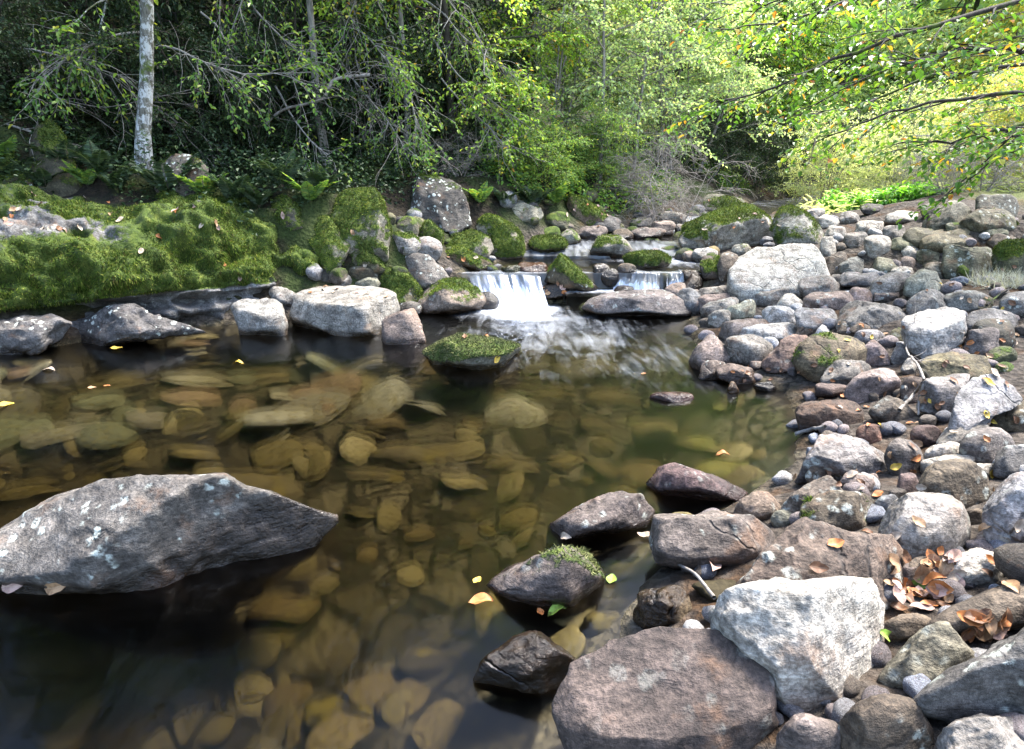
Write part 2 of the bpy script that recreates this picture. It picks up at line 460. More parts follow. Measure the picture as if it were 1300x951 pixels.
gx = axis([(-60, -20, 4), (-20, -8, .5), (-8, -4.5, .12), (-4.5, 5.5, .05), (5.5, 12, .14), (12, 30, .6), (30, 70, 4)])
gy = axis([(-8, .6, .3), (.6, 9.0, .05), (9.0, 16, .14), (16, 30, .5), (30, 90, 4)])
X, Y = np.meshgrid(gx, gy)
xf, yf = X.ravel(), Y.ravel()
zf = ground(xf, yf)
nx, ny = len(gx), len(gy)
def grid_faces(nx, ny):
    i = np.arange(ny - 1)[:, None] * nx + np.arange(nx - 1)[None]
    return np.stack([i, i + 1, i + nx + 1, i + nx], -1).reshape(-1, 4)
dr = xf - xr(yf); dl = xl(yf) - xf
bank = smooth(-.05, .15, np.maximum(dr, dl))
wood = smooth(.1, .6, dl)
wood = np.maximum(wood, smooth(11, 14, yf) * smooth(.5, 1.5, np.maximum(dr, dl)) * .0)
meadow = smooth(3.2, 4.6, dr + fbm(np.stack([xf, yf, zf * 0], -1) * .8, 2) * .6) * smooth(6.5, 8.5, yf)
me = mesh_np('ground', np.stack([xf, yf, zf], -1), grid_faces(nx, ny), True, {'bank': bank, 'wood': wood, 'meadow': meadow})
tag(obj('ground', me, M_GROUND), kind='structure')

def closed_sheet(name, X, Y, Z, bottom, foam, ripple):
    ny, nx = X.shape; n = nx * ny
    top = np.stack([X.ravel(), Y.ravel(), Z.ravel()], -1)
    low = top.copy(); low[:, 2] = bottom
    f = grid_faces(nx, ny)
    fl = f[:, ::-1] + n
    b = np.concatenate([np.arange(nx), np.arange(1, ny) * nx + nx - 1, n - 2 - np.arange(nx - 1), (np.arange(ny - 2, 0, -1)) * nx])
    b2 = np.roll(b, -1)
    s = np.stack([b + n, b2 + n, b2, b], -1)
    me = mesh_np(name, np.concatenate([top, low]), np.concatenate([f, fl, s]), False,
                 {'foam': np.concatenate([foam.ravel(), foam.ravel() * 0]), 'ripple': np.concatenate([ripple.ravel(), ripple.ravel() * 0])})
    return tag(obj(name, me, M_WATER), kind='structure')

# lower pool
px_, py_ = axis([(-9, -3, .2), (-3, 3.4, .045)]), axis([(-2, 2, .15), (2, 6.36, .045)])
X, Y = np.meshgrid(px_, py_)
def gauss(a, s): return np.exp(-(a / s) ** 2)
d = 6.15 - Y                                     # metres below the fall
xc = .02 + .05 * np.maximum(d, 0) + .10 * np.maximum(d - .8, 0)
wdt = .36 + .26 * np.maximum(d, 0)
foam = gauss(X - xc, wdt * .8) * np.clip(.95 - d / .72, 0, 1)
foam += .22 * gauss(X - xc - .15, wdt * 1.15) * smooth(3.0, .6, d) * smooth(-.1, .3, d)
foam += .10 * gauss(X - .75 - .1 * d, .55) * smooth(.2, .8, d) * smooth(3.3, 1.5, d)
nz = fbm(np.stack([X.ravel() * 2.2, Y.ravel() * 2.2, X.ravel() * 0], -1), 3).reshape(X.shape)
foam = np.clip(foam * (1 + .25 * nz), 0, 1)
foam += .7 * gauss(Y - 6.05, .14) * gauss(X - .03, .44) + .3 * gauss(Y - 5.85, .2) * gauss(X - .05, .36)
foam = np.clip(foam, 0, 1)
ripple = np.clip(.07 + 1.0 * gauss(X - xc, wdt * 2.0) * smooth(3.4, .2, d), 0, 1)
closed_sheet('stream_water', X, Y, X * 0, -1.6, foam, ripple)
# little channel behind the long boulder
X, Y = np.meshgrid(np.linspace(.55, 2.3, 40), np.linspace(5.98, 6.40, 20))
closed_sheet('stream_water', X, Y, X * 0 + .135, -.3, np.clip(.55 * gauss(Y - 6.33, .16), 0, 1), X * 0 + .8)
# pool above the fall
X, Y = np.meshgrid(np.linspace(-.9, 3.0, 80), np.linspace(6.38, 7.55, 40))
fo = .30 * gauss(Y - 6.42, .10) + .3 * smooth(7.05, 7.5, Y) * gauss(X - 1.7, .4) + .35 * gauss(X - 1.9, .5) * smooth(6.5, 7.2, Y)
closed_sheet('stream_water', X, Y, X * 0 + .305, -.3, np.clip(fo, 0, 1), X * 0 + .7)
# the stream coming down between the boulders
yy = np.linspace(7.5, 26, 150)
u = np.linspace(0, 1, 24)
Y = np.repeat(yy[:, None], 24, 1)
X = (xl(yy) - .5)[:, None] * (1 - u) + (xr(yy) + .5)[:, None] * u
Z = np.repeat(np.maximum(wl(yy), .31)[:, None], 24, 1)
fo = .28 * smooth(8.4, 7.9, Y) + .45 * gauss(Y - 10.1, .4) + .35 * gauss(Y - 9.1, .25) + .2 * smooth(11.5, 13, Y)
closed_sheet('stream_water', X, Y, Z, -.4, np.clip(fo, 0, 1), X * 0 + .9)

def fall(top, bot, z0, z1, label, lean=.0, seed=1):
    """top, bot: (xa, xb, y) of the lip and of the foot"""
    nu, nv = 60, 22
    u, v = np.meshgrid(np.linspace(0, 1, nu), np.linspace(0, 1, nv))
    xt = top[0] + (top[1] - top[0]) * u; xb = bot[0] + (bot[1] - bot[0]) * u
    k = v ** 1.3
    nzv = fbm(np.stack([u.ravel() * 9, v.ravel() * .8, u.ravel() * 0 + seed], -1), 3).reshape(u.shape)
    x = xt * (1 - k) + xb * k
    y = top[2] * (1 - v ** .75) + bot[2] * v ** .75 - .045 * nzv * np.sin(v * np.pi * .9)
    drop = np.where(v < .22, v * .35, .077 + (v - .22) * (1 - .077) / .78)
    z = z0 + (z1 - z0) * drop ** 1.15 + .012 * nzv * (1 - v)
    arch = np.abs(u - .5) * 2
    z = z - .03 * arch ** 3 * (1 - v)
    me = mesh_np('waterfall', np.stack([x, y, z], -1).reshape(-1, 3), grid_faces(nu, nv), True, {'along': (u * abs(top[1] - top[0])).ravel(), 'down': v.ravel()})
    return tag(obj('waterfall', me, M_FALL), label, 'waterfall', 'small white falls over the stones')
fall((-.48, .28, 6.47), (-.32, .38, 6.08), .315, .0, 'widest white fall dropping into the pool beside the dark mossy boulder')
fall((1.12, 1.60, 6.50), (1.08, 1.58, 6.34), .315, .13, 'thin fall in a stepped veil behind the long bluish boulder', seed=5)
fall((1.66, 1.92, 6.50), (1.64, 1.92, 6.33), .315, .13, 'narrowest fall, close beside the round brown stone', seed=9)

# ------------------------------------------------------------------ rocks
_ico = {}
def ico(n):
    if n not in _ico:
        bm = bmesh.new(); bmesh.ops.create_icosphere(bm, subdivisions=n, radius=1)
        v = np.array([x.co for x in bm.verts]); f = np.array([[q.index for q in p.verts] for p in bm.faces])
        bm.free(); _ico[n] = (unit(v), f)
    return _ico[n]

COLS = dict(white=(.56, .56, .55), pale=(.40, .39, .375), grey=(.215, .21, .21), blue=(.20, .215, .25), purple=(.15, .128, .125), brown=(.118, .095, .073),
            dark=(.065, .058, .054), pink=(.24, .20, .188), green=(.17, .175, .125), olive=(.12, .11, .06), slate=(.13, .13, .14), red=(.15, .085, .065))

def style_outline(style, x0, y0, x1, y1, rng):
    """a closed outline in pixels inside the box"""
    w, h = x1 - x0, y1 - y0
    k = 40
    a = np.arange(k) * 2 * np.pi / k
    tilt = 0; p = 2.3; pk = None
    if style[0] == 's': p = 3.0
    if style[0] == 'b': p = 4.0
    if style[0] == 'w': p = 2.6; pk = float(style[1:] or .5)
    c, s = np.cos(a), np.sin(a)
    r = (np.abs(c) ** p + np.abs(s) ** p) ** (-1 / p)
    amp = {'r': .035, 's': .06, 'b': .06, 'w': .05}[style[0]]
    for q in range(2, 7):
        r = r * (1 + amp / (q ** .5) * rng.normal() * np.cos(q * a + rng.uniform(0, 6.3)))
    X, Yv = r * c, r * s
    if pk is not None:                     # taper the top towards a peak
        t = np.clip((Yv + .6) / 1.6, 0, 1) ** 1.2
        px = (pk - .5) * 2
        X = X * (1 - t * .62) + px * t * .62
    elif style[0] in 'sb' and len(style) > 1:
        tl = float(style[1:])              # positive: higher on the far right
        Yv = Yv * (1 - abs(tl) * .5) + tl * X * .6
    X = (X - X.min()) / (X.max() - X.min()); Yv = (Yv - Yv.min()) / (Yv.max() - Yv.min())
    return np.stack([x0 + X * w, y1 - Yv * h], -1)

ROCK_OBJS = {}
ROCK_K = .53
def make_rock(name, label, cat, group, spec, col, moss=0.0, style='r', outline=None, depth=.8, ext=None, angular=None, sub=None, seed=0, lichen=None, tuft=None,
              zc=None, bumpy=1.0, wetline=.05, wet_tilt=0.0, fn=surf, mat=None, faces=None, bury=0.0, mossmat=None, sunk=True):
    rng = np.random.default_rng(seed * 7919 + 13)
    if outline is not None:
        O = np.array(outline, float)
        x0, y0 = O.min(0); x1, y1 = O.max(0)
    else:
        x0, y0, x1, y1 = spec
        O = style_outline(style, x0, y0, x1, y1, rng)
    w, h = x1 - x0, y1 - y0
    if ext is None: ext = .16
    y1e = y1 + ext * h
    O[:, 1] = y0 + (O[:, 1] - y0) * (y1e - y0) / h
    cx, cy = (x0 + x1) / 2, (y0 + y1e) / 2
    if zc is None:
        zf_ = contact(min(max(cx, -120), 1420), y1, fn) or 20.0
        b = depth * .5 * w * zf_ / F
        zc = zf_ + .5 * b
    b = depth * .5 * w * zc / F
    if sub is None: sub = 5 if w > 75 else (4 if w > 22 else 3)
    V, Fc = ico(sub)
    # outline -> radius by angle
    d = O - [cx, cy]; d[:, 1] *= -1
    dn = np.concatenate([d, d[:1]])
    dense = np.concatenate([dn[i] + (dn[i + 1] - dn[i]) * np.linspace(0, 1, 24, endpoint=False)[:, None] for i in range(len(d))])
    ang = np.arctan2(dense[:, 1], dense[:, 0]); rad = np.hypot(dense[:, 0], dense[:, 1])
    o = np.argsort(ang); ang, rad = ang[o], rad[o]
    al = np.arctan2(V[:, 1], V[:, 0])
    rr = np.interp(al, np.concatenate([ang - 2 * np.pi, ang, ang + 2 * np.pi]), np.tile(rad, 3)) * zc / F
    rho = np.hypot(V[:, 0], V[:, 1])
    P = np.stack([np.cos(al) * rr * rho ** .8, np.sin(al) * rr * rho ** .8, b * np.sign(V[:, 2]) * np.abs(V[:, 2]) ** .85], -1)
    # P: x across, y up in view, z towards the camera
    if angular is None: angular = {'r': 4, 's': 7, 'b': 8, 'w': 7}[style[0]] if outline is None else 6
    sc = np.abs(P).max(0)
    Q = P / sc
    nrm = []
    for k in range(angular):
        n = unit(np.array([rng.normal() * .75, .25 + rng.normal() * .55, .75 + rng.normal() * .3]))
        nrm.append((n, rng.uniform(.70, .92)))
    for fc in (faces or []): nrm.append((unit(np.array(fc[:3], float)), fc[3]))
    for n, q in nrm:
        s = Q @ n; m = s.max() * q
        Q = Q - n * (np.maximum(s - m, 0) * .93)[:, None]
    P = Q * sc
    size = float(np.mean(np.sort(sc)[1:]))
    q0 = rng.uniform(0, 50, 3)
    nd = unit(P)
    amp = size * bumpy * (.75 if style[0] == 'r' and outline is None else 1.0)
    dsp = fbm(P / size * 1.3 + q0, 3) * .075 + np.abs(fbm(P / size * 3.6 + q0 * 2, 3)) * -.05 + fbm(P / size * 9 + q0, 2) * .012
    P = P + nd * (dsp * amp)[:, None]
    # to the world
    rv = ray(cx, cy); C = CAM + rv * zc
    dd = unit(-rv)
    def place(P): return C + CR * P[:, :1] + CU * P[:, 1:2] + dd * P[:, 2:3]
    for it in range(2):
        W = place(P); pr = project(W)
        lo, hi = pr.min(0), pr.max(0)
        sx, sy = w / (hi[0] - lo[0]), (y1e - y0) / (hi[1] - lo[1])
        P[:, 0] *= sx; P[:, 1] *= sy
        P[:, 0] += (cx - (lo[0] + hi[0]) / 2) * zc / F * (1 if it else 1)
        P[:, 1] -= (cy - (lo[1] + hi[1]) / 2) * zc / F
    W = place(P)
    # a rock standing in water goes down to the bed
    wz = W[:, 2] - wl(W[:, 1])
    need = float(wl(C[1]) - ground(C[0], C[1])[0]) + .05
    have = -wz.min()
    if sunk and fn is surf and need > .06 and have > .004 and need > have:
        W[:, 2] = np.where(wz < 0, W[:, 2] + wz * (need / have - 1), W[:, 2])
    org = W.mean(0); org[2] = W[:, 2].min()
    L = W - org
    if bury: org = org - np.array([0, 0, bury])
    wz = W[:, 2] - wl(W[:, 1])
    near_water = (W[:, 0] < xr(W[:, 1]) + .25) & (W[:, 0] > xl(W[:, 1]) - .25)
    wet = smooth(wetline + .035, wetline - .01, wz - wet_tilt * np.maximum(0, L[:, 0] / max(L[:, 0].max(), .01) - .15) + fbm(W * 9, 2) * .012) * near_water  # tilt carries the wet darkening up the right side, as painted shade
    e1 = L[Fc[:, 1]] - L[Fc[:, 0]]; e2 = L[Fc[:, 2]] - L[Fc[:, 0]]
    fn_ = np.cross(e1, e2)
    vn = np.zeros_like(L)
    for k in range(3): np.add.at(vn, Fc[:, k], fn_)
    vn = unit(vn)
    mz = np.clip((vn[:, 2] - .25) * 1.1, -1, 1)
    moss = min(moss * 1.3, 1.0)
    patch = fbm(L / max(size, .05) * 1.2 + q0, 3)
    mo = np.clip(moss * (.72 + mz * .62) + patch * .36 * min(moss * 3, 1) - (0 if moss > .6 else .10), 0, 1) * (moss > 0) * (wz > .02)
    me = mesh_np(name, L, Fc, True, {'wet': wet, 'moss': mo, 'lichen': np.full(len(L), lichen if lichen is not None else rng.choice([0, .3, .8]))})
    ob = obj(name, me, mat or M_ROCK, loc=org)
    c = np.array(COLS[col] if isinstance(col, str) else col) * rng.uniform(.82, 1.14) * ROCK_K * np.array([1.09, 1.0, .86])
    ob.color = (*c, 1)
    tag(ob, label, cat, group)
    ROCK_OBJS[label] = ob
    if (tuft if tuft is not None else (moss > .3 and w > 42)):
        fa = .5 * np.linalg.norm(fn_, axis=1); fnn = unit(fn_)
        fm = mo[Fc].mean(1)
        facing = (fnn @ unit(-rv) > -.35)
        wt = fa * smooth(.42, .7, fm) * facing
        if wt.sum() > 1e-5:
            area = wt.sum()
            bl = .012 + .0016 * zc
            n = int(min(14000, max(200, area * 2.2 / (bl * bl * .30))))
            fi = rng.choice(len(Fc), n, p=wt / wt.sum())
            b1, b2 = rng.random((2, n)); fl = b1 + b2 > 1; b1[fl] = 1 - b1[fl]; b2[fl] = 1 - b2[fl]
            pos = L[Fc[fi, 0]] + e1[fi] * b1[:, None] + e2[fi] * b2[:, None]
            dr_ = unit(fnn[fi] + rng.normal(size=(n, 3)) * .6 + np.array([0, 0, -.25]))
            mb = MB(); mb.blades(pos - dr_ * bl * .15, dr_, rng.uniform(.6, 1.5, n) * bl, rng.uniform(.25, .45, n) * bl, rng)
            obj('moss', mb.mesh('moss', False), mossmat or M_MOSS, ob)
    return ob
G_BANK = 'rocks piled along the bare stony bank'
G_STREAM = 'rocks standing in the stream'
G_MOSS = 'boulders along the mossy wooded bank'
_seed = [0]
def rk(name, label, spec, col, moss=0.0, style='r', group=G_BANK, **kw):
    _seed[0] += 1
    cat = {'boulder': 'boulder', 'rock': 'rock', 'stone': 'stone', 'pebble': 'pebble', 'rock_slab': 'rock slab', 'cobble': 'stone'}[name]
    kw.setdefault('seed', _seed[0])
    outline = spec if isinstance(spec[0], tuple) else None
    return make_rock(name, label, cat, group, spec, col, moss, style, outline, **kw)

# --- standing in the water
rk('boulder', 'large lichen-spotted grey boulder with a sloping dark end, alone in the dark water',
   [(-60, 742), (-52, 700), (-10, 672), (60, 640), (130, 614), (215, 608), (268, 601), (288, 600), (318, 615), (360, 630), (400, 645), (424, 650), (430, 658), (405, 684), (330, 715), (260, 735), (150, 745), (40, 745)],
   (.155, .15, .15), 0, group=G_STREAM, wet_tilt=.36, lichen=1.3, depth=.62, sub=6, ext=.14, seed=3, wetline=.05, angular=2, bumpy=.85, faces=[(.62, -.15, .75, .66), (-.45, .35, .8, .78)])  # wet tip, plus right-side shade painted into the same dark colour
rk('rock', 'wet purple-brown rock half capped with short moss, a curled leaf floating beside it',
   [(617, 738), (640, 718), (680, 700), (715, 692), (750, 698), (766, 718), (768, 742), (752, 760), (705, 770), (650, 764)], 'purple', .36, group=G_STREAM, wetline=.04, depth=.85, ext=.18, sub=5, lichen=.3, tuft=True, mossmat=M_MOSS_DRY)
rk('rock', 'long purplish rock rising to a rounded hump, in still water behind the moss-capped one',
   [(690, 680), (700, 660), (740, 640), (785, 623), (815, 626), (832, 648), (815, 664), (760, 674), (715, 682)], 'purple', 0, group=G_STREAM, lichen=.8, wetline=.035)
rk('rock', 'low dark jagged rock running out into the green shallows',
   [(820, 612), (826, 593), (850, 587), (885, 597), (925, 611), (955, 622), (948, 633), (900, 634), (845, 632)], (.12, .08, .085), 0, group=G_STREAM, lichen=.3, angular=9, wetline=.045)
rk('boulder', 'flat-bottomed grey-brown boulder between the jagged rock and the big triangular slab',
   [(824, 668), (846, 650), (900, 647), (955, 657), (984, 675), (990, 692), (955, 714), (900, 719), (848, 706)], (.17, .15, .145), 0, group=G_STREAM, lichen=.8, wetline=.05)
rk('rock', 'tan block-shaped rock lying just under the water surface', (803, 742, 880, 796), (.16, .125, .08), 0, 'b', group=G_STREAM, wetline=.3, depth=.9, fn=surf)
rk('rock', 'low green-topped island rock in the middle of the pool',
   [(535, 445), (550, 432), (580, 424), (615, 428), (650, 434), (662, 443), (640, 457), (600, 467), (565, 463), (545, 455)], (.24, .24, .2), .6, group=G_STREAM, depth=1.0, wetline=.045, tuft=True, mossmat=M_MOSS_DRY)
rk('boulder', 'rosy oval boulder with moss spots beside the main fall',
   [(525, 385), (535, 366), (560, 355), (590, 353), (610, 362), (618, 378), (608, 388), (575, 392), (548, 398), (532, 396)], (.26, .215, .185), .42, group=G_STREAM, wetline=.045)
rk('boulder', 'dark triangular boulder with a mossy ridge splitting the fall',
   [(690, 352), (697, 332), (708, 321), (722, 328), (745, 347), (760, 358), (752, 366), (715, 362)], (.075, .065, .045), .55, group=G_STREAM, zc=6.42, depth=.7)
rk('rock', 'wet brown rock with leaves stuck on it under the dark triangular boulder', (680, 355, 736, 378), 'brown', 0, 'w.6', group=G_STREAM, wetline=.1)
rk('boulder', 'long low bluish boulder with a brown snout in the stream below the stepped veil',
   [(738, 388), (750, 378), (775, 372), (800, 371), (835, 366), (858, 374), (884, 388), (880, 398), (840, 402), (790, 400), (750, 396)], (.165, .15, .155), .18, group=G_STREAM, wetline=.045, depth=.7)
rk('boulder', 'pyramid-shaped grey boulder with a mossy edge in the upper pool', (748, 298, 806, 327), (.2, .195, .18), .42, 'w.4', group=G_STREAM, seed=33)
rk('rock_slab', 'flat moss-carpeted slab lying across the upper pool', (790, 318, 852, 340), (.14, .115, .07), .95, 's', group=G_STREAM, depth=.8, tuft=True)
rk('rock', 'small ochre rock at the foot of the moss-carpeted slab', (783, 334, 808, 349), 'brown', .2, 'r', group=G_STREAM)
rk('stone', 'round dark stone in the splash between the two falls', (762, 340, 786, 358), 'dark', 0, 'r', group=G_STREAM, wetline=.4)
rk('stone', 'dripping brown stone in the splash, behind the round dark one', (752, 334, 776, 350), 'brown', 0, 'r', group=G_STREAM, wetline=.4)
rk('stone', 'shiny black stone just above the snout of the long bluish boulder', (778, 362, 806, 376), 'dark', 0, 'r', group=G_STREAM, wetline=.3)
rk('stone', 'flat wet stone dividing the stepped veil from the narrow fall', (826, 344, 843, 363), 'brown', 0, 'b', group=G_STREAM, wetline=.3, zc=6.5)
rk('stone', 'round brown stone at the lip of the narrow fall', (864, 347, 893, 372), 'brown', 0, 'r', group=G_STREAM, wetline=.1)
rk('stone', 'pale violet stone beneath the round brown one by the narrow fall', (842, 358, 890, 384), (.24, .2, .19), 0, 'r')
rk('stone', 'brown submerged-looking ledge stone in the lip of the widest fall', (655, 332, 696, 348), (.16, .08, .05), 0, 's', group=G_STREAM, wetline=.4, zc=6.55)
rk('stone', 'small green stone in the smooth water above the widest fall', (636, 336, 664, 349), (.1, .12, .04), .3, 'r', group=G_STREAM, wetline=.2, zc=6.5)
rk('rock', 'dark rock in shadow where the widest fall meets the rosy oval boulder', (604, 370, 634, 393), 'dark', .1, 'r', group=G_STREAM, wetline=.2)
rk('rock', 'thin dark rock barely breaking the pool surface in midstream', (824, 497, 882, 508), (.12, .06, .05), 0, 's', group=G_STREAM, wetline=.2, sunk=False, ext=1.5)
rk('rock', 'sunken black rock with a brown rim at the lower edge of the pool', (600, 800, 745, 880), (.07, .05, .03), 0, 'w.6', group=G_STREAM, wetline=.3, ext=.1)

# --- stony bank, near
rk('boulder', 'white angular boulder with a dark-stained vertical edge, nearest on the stony bank',
   [(899, 777), (935, 755), (985, 731), (1035, 742), (1080, 735), (1100, 733), (1112, 752), (1124, 770), (1116, 800), (1110, 850), (1092, 905), (1030, 915), (975, 885), (935, 850), (915, 815)],
   (.45, .45, .44), 0, depth=.95, sub=6, ext=.04, seed=51, lichen=.2, faces=[(-.35, .3, .85, .62), (.75, .1, .6, .66), (0, .95, .3, .78), (-.8, -.4, .45, .7), (.1, -.5, .85, .75)], bumpy=.7)
rk('rock_slab', 'broad flat purplish slab at the water edge before the white boulder',
   [(700, 900), (722, 850), (770, 815), (835, 795), (900, 796), (945, 815), (985, 870), (990, 930), (940, 985), (820, 1000), (720, 970)], (.092, .074, .07), 0, depth=.5, lichen=.15, ext=.0, sub=6, wetline=.0, angular=3, faces=[(-.05, .72, .7, .36)], bumpy=.6)
rk('boulder', 'big brown triangular slab leaning behind the white boulder',
   [(908, 766), (960, 705), (1000, 668), (1020, 656), (1060, 668), (1100, 674), (1132, 676), (1152, 700), (1156, 722), (1130, 760), (1040, 800), (950, 800)],
   (.15, .118, .10), .1, depth=.8, sub=6, lichen=.7, faces=[(-.2, .5, .8, .6), (.8, .2, .5, .74)], seed=53)
rk('stone', 'small brown stone between the flat-bottomed boulder and the grey-green pebble', (930, 623, 996, 660), (.15, .12, .10), 0, 'w.5', lichen=.5)
rk('pebble', 'smooth grey-green pebble against the top of the triangular slab', (978, 647, 1011, 670), (.2, .21, .18), 0, 'r')
rk('rock', 'smooth dark brown rock leaning on the moss-dotted round one', (990, 603, 1078, 655), (.13, .11, .095), 0, 'w.7')
rk('boulder', 'dark round boulder with a small bright moss dot on top', (1014, 622, 1114, 678), (.10, .085, .065), .24, 'r', seed=57)
rk('boulder', 'blue-grey pyramid boulder with a slick slanting top at the water edge',
   [(1008, 605), (1020, 580), (1045, 553), (1060, 549), (1090, 558), (1120, 572), (1134, 588), (1125, 603), (1080, 610), (1040, 608)], (.2, .195, .205), 0, faces=[(.1, .75, .6, .55)], seed=58, depth=.7)
rk('stone', 'round slate-coloured stone touching the blue-grey pyramid boulder', (1122, 556, 1173, 604), (.165, .15, .145), 0, 'r')
rk('stone', 'small brown stone tucked under the blue-grey pyramid boulder', (1022, 588, 1062, 618), 'brown', 0, 'r')
rk('stone', 'flat pinkish stone beside a brown leaf', (1065, 599, 1117, 628), 'pink', 0, 's')
rk('stone', 'rounded mauve stone among brown leaves', (1138, 600, 1168, 628), (.22, .165, .165), 0, 'r')
rk('pebble', 'smooth bluish pebble close to the moss-dotted boulder', (1110, 627, 1144, 655), 'blue', 0, 'r')
rk('pebble', 'tiny dark pebble between the mauve stone and the bluish pebble', (1128, 619, 1152, 635), 'dark', 0, 'r')
rk('boulder', 'big smooth boulder with a blue sheen on its crown and a brown skirt', (1114, 624, 1233, 712), (.235, .225, .22), 0, 'r', seed=64, lichen=.3, depth=.9)
rk('boulder', 'large brown round boulder with faint rings on its face', (1164, 582, 1258, 652), (.115, .095, .07), .06, 'r', seed=65)
rk('boulder', 'heavy blue-grey boulder cut by the edge of the picture above the pale stone', (1246, 598, 1350, 694), (.28, .29, .325), 0, 'r', seed=66, lichen=.4)
rk('stone', 'pale knobbly stone lying above the brown leaf drift', (1194, 695, 1281, 748), 'pale', 0, 's', seed=67)
rk('rock_slab', 'long smooth brown slab running out of the picture past the leaf drift',
   [(1170, 782), (1200, 760), (1250, 740), (1310, 722), (1380, 705), (1400, 760), (1340, 800), (1250, 806), (1190, 800)], (.135, .112, .09), 0, depth=.6, seed=68)
rk('stone', 'dull brown stone in the leaf drift beside the white boulder', (1113, 778, 1188, 818), 'brown', 0, 's.2')
rk('boulder', 'grey-green smooth boulder next to the white boulder', (1114, 788, 1248, 872), (.185, .18, .145), .1, 'w.6', seed=70, lichen=.4)
rk('rock_slab', 'dark slab speckled with white lichen in the corner of the bank',
   [(1150, 885), (1200, 845), (1260, 815), (1330, 788), (1400, 770), (1420, 860), (1380, 930), (1250, 930)], (.13, .13, .135), 0, lichen=1.2, depth=.7, seed=71)
rk('pebble', 'small mauve pebble beside the leaf drift', (1144, 714, 1170, 744), 'pink', 0, 'r')
rk('pebble', 'rose-coloured stone under the heavy blue-grey boulder', (1238, 669, 1278, 697), 'pink', 0, 's')
rk('pebble', 'ochre pebble between the ringed boulder and the heavy blue-grey one', (1226, 645, 1254, 668), 'brown', 0, 'r')
rk('pebble', 'bluish-grey pebble at the foot of the pale knobbly stone', (1270, 700, 1305, 730), 'blue', 0, 'r')
rk('stone', 'little cream stone wedged above the ringed boulder', (1230, 588, 1266, 610), 'pale', 0, 's')
rk('rock', 'brown rock under the big smooth boulder, half hidden in leaves', (1150, 706, 1205, 742), 'brown', 0, 'r')
# below the printed part of the photograph, the bank goes on
rk('boulder', 'rounded brown boulder at the lowest edge, under the grey-green one', (1060, 880, 1190, 985), 'brown', 0, 'r', seed=81)
rk('boulder', 'grey boulder at the lowest corner under the lichen-speckled slab', (1180, 905, 1340, 1010), 'grey', 0, 's', seed=82)
rk('stone', 'purple stone at the lowest edge under the white boulder', (985, 905, 1072, 970), 'purple', 0, 'r', seed=83)

# --- stony bank, middle
rk('boulder', 'big olive-brown round boulder with a mossy crown at the water edge', (1007, 421, 1106, 484), (.15, .125, .085), .38, 'r', seed=90, depth=.9)
rk('stone', 'flat grey oval stone resting against the olive-brown boulder', (1041, 456, 1109, 493), (.18, .175, .17), 0, 's.15')
rk('stone', 'violet-grey oval stone with a pink flank', (1071, 467, 1144, 510), (.225, .19, .19), 0, 's.35')
rk('rock', 'wet chestnut-brown rock sitting in the shallows', (1009, 507, 1098, 547), (.085, .058, .045), 0, 's', wetline=.06)
rk('rock', 'dark pointed rock below the dead white twig', (1102, 502, 1166, 536), (.12, .105, .09), 0, 'w.45')
rk('rock', 'square-faced grey rock with white crust behind the dead twig', [(1163, 515), (1168, 490), (1176, 479), (1205, 477), (1232, 474), (1226, 490), (1218, 515), (1200, 526)], (.23, .22, .225), 0, lichen=1.0, seed=95)
rk('boulder', 'tall smooth boulder with a pale blue shoulder and a tapering foot',
   [(1195, 562), (1206, 520), (1214, 500), (1235, 478), (1262, 474), (1285, 490), (1299, 504), (1280, 516), (1262, 520), (1240, 534), (1218, 560)], (.27, .275, .30), 0, faces=[(0, .7, .7, .62)], seed=96)
rk('stone', 'light wedge-shaped stone at the foot of the tall smooth boulder', (1188, 534, 1258, 570), (.27, .26, .245), 0, 's.3')
rk('stone', 'rounded grey-mauve stone with tiny white specks', (1217, 542, 1290, 590), (.2, .185, .185), 0, 'r', lichen=.6)
rk('stone', 'long pale finger-like stone', (1172, 560, 1222, 586), 'pale', 0, 's.2')
rk('stone', 'flat cream-grey stone against the ringed boulder', (1168, 576, 1240, 604), (.31, .30, .28), 0, 's.35')
rk('stone', 'wet plum-coloured stone at the rim of the shallows', (1155, 539, 1197, 568), (.1, .07, .068), 0, 'r', wetline=.1)
rk('pebble', 'black round pebble beneath the square-faced grey rock', (1166, 526, 1190, 543), 'dark', 0, 'r')
rk('rock', 'black-and-white streaked rock at the picture edge beside the ringed boulder', (1260, 563, 1330, 606), (.13, .13, .135), 0, 's', lichen=1.2)
rk('rock', 'earth-brown rock behind the light wedge-shaped stone at the picture edge', (1256, 508, 1330, 548), (.125, .105, .07), 0, 's.2')
rk('rock', 'broad olive rock lying flat behind the square-faced grey one', (1165, 446, 1262, 488), (.14, .125, .075), .2, 's')
rk('stone', 'dark green mossy stone next to the broad olive rock', (1254, 439, 1292, 462), (.08, .09, .04), .45, 'r')
rk('stone', 'small yellow-green mossy stone below the dark green one', (1261, 459, 1290, 474), (.12, .12, .04), .5, 's')
rk('cobble', 'reddish wet cobble in the leafy shallows', (1086, 538, 1122, 564), 'red', 0, 'r', wetline=.06)
rk('stone', 'curved violet stone bending round the olive-brown boulder', (1092, 431, 1133, 466), (.2, .165, .17), 0, 'w.3')
rk('stone', 'grey angular stone under the roots of the dead twig', (1130, 436, 1160, 462), (.25, .24, .24), 0, 'w.6')
rk('stone', 'light stone propped beneath the dead twig', (1143, 454, 1168, 476), 'pale', 0, 'w.5')
rk('stone', 'chocolate-coloured stone behind the dead twig', (1142, 477, 1180, 512), (.13, .1, .085), 0, 'r')
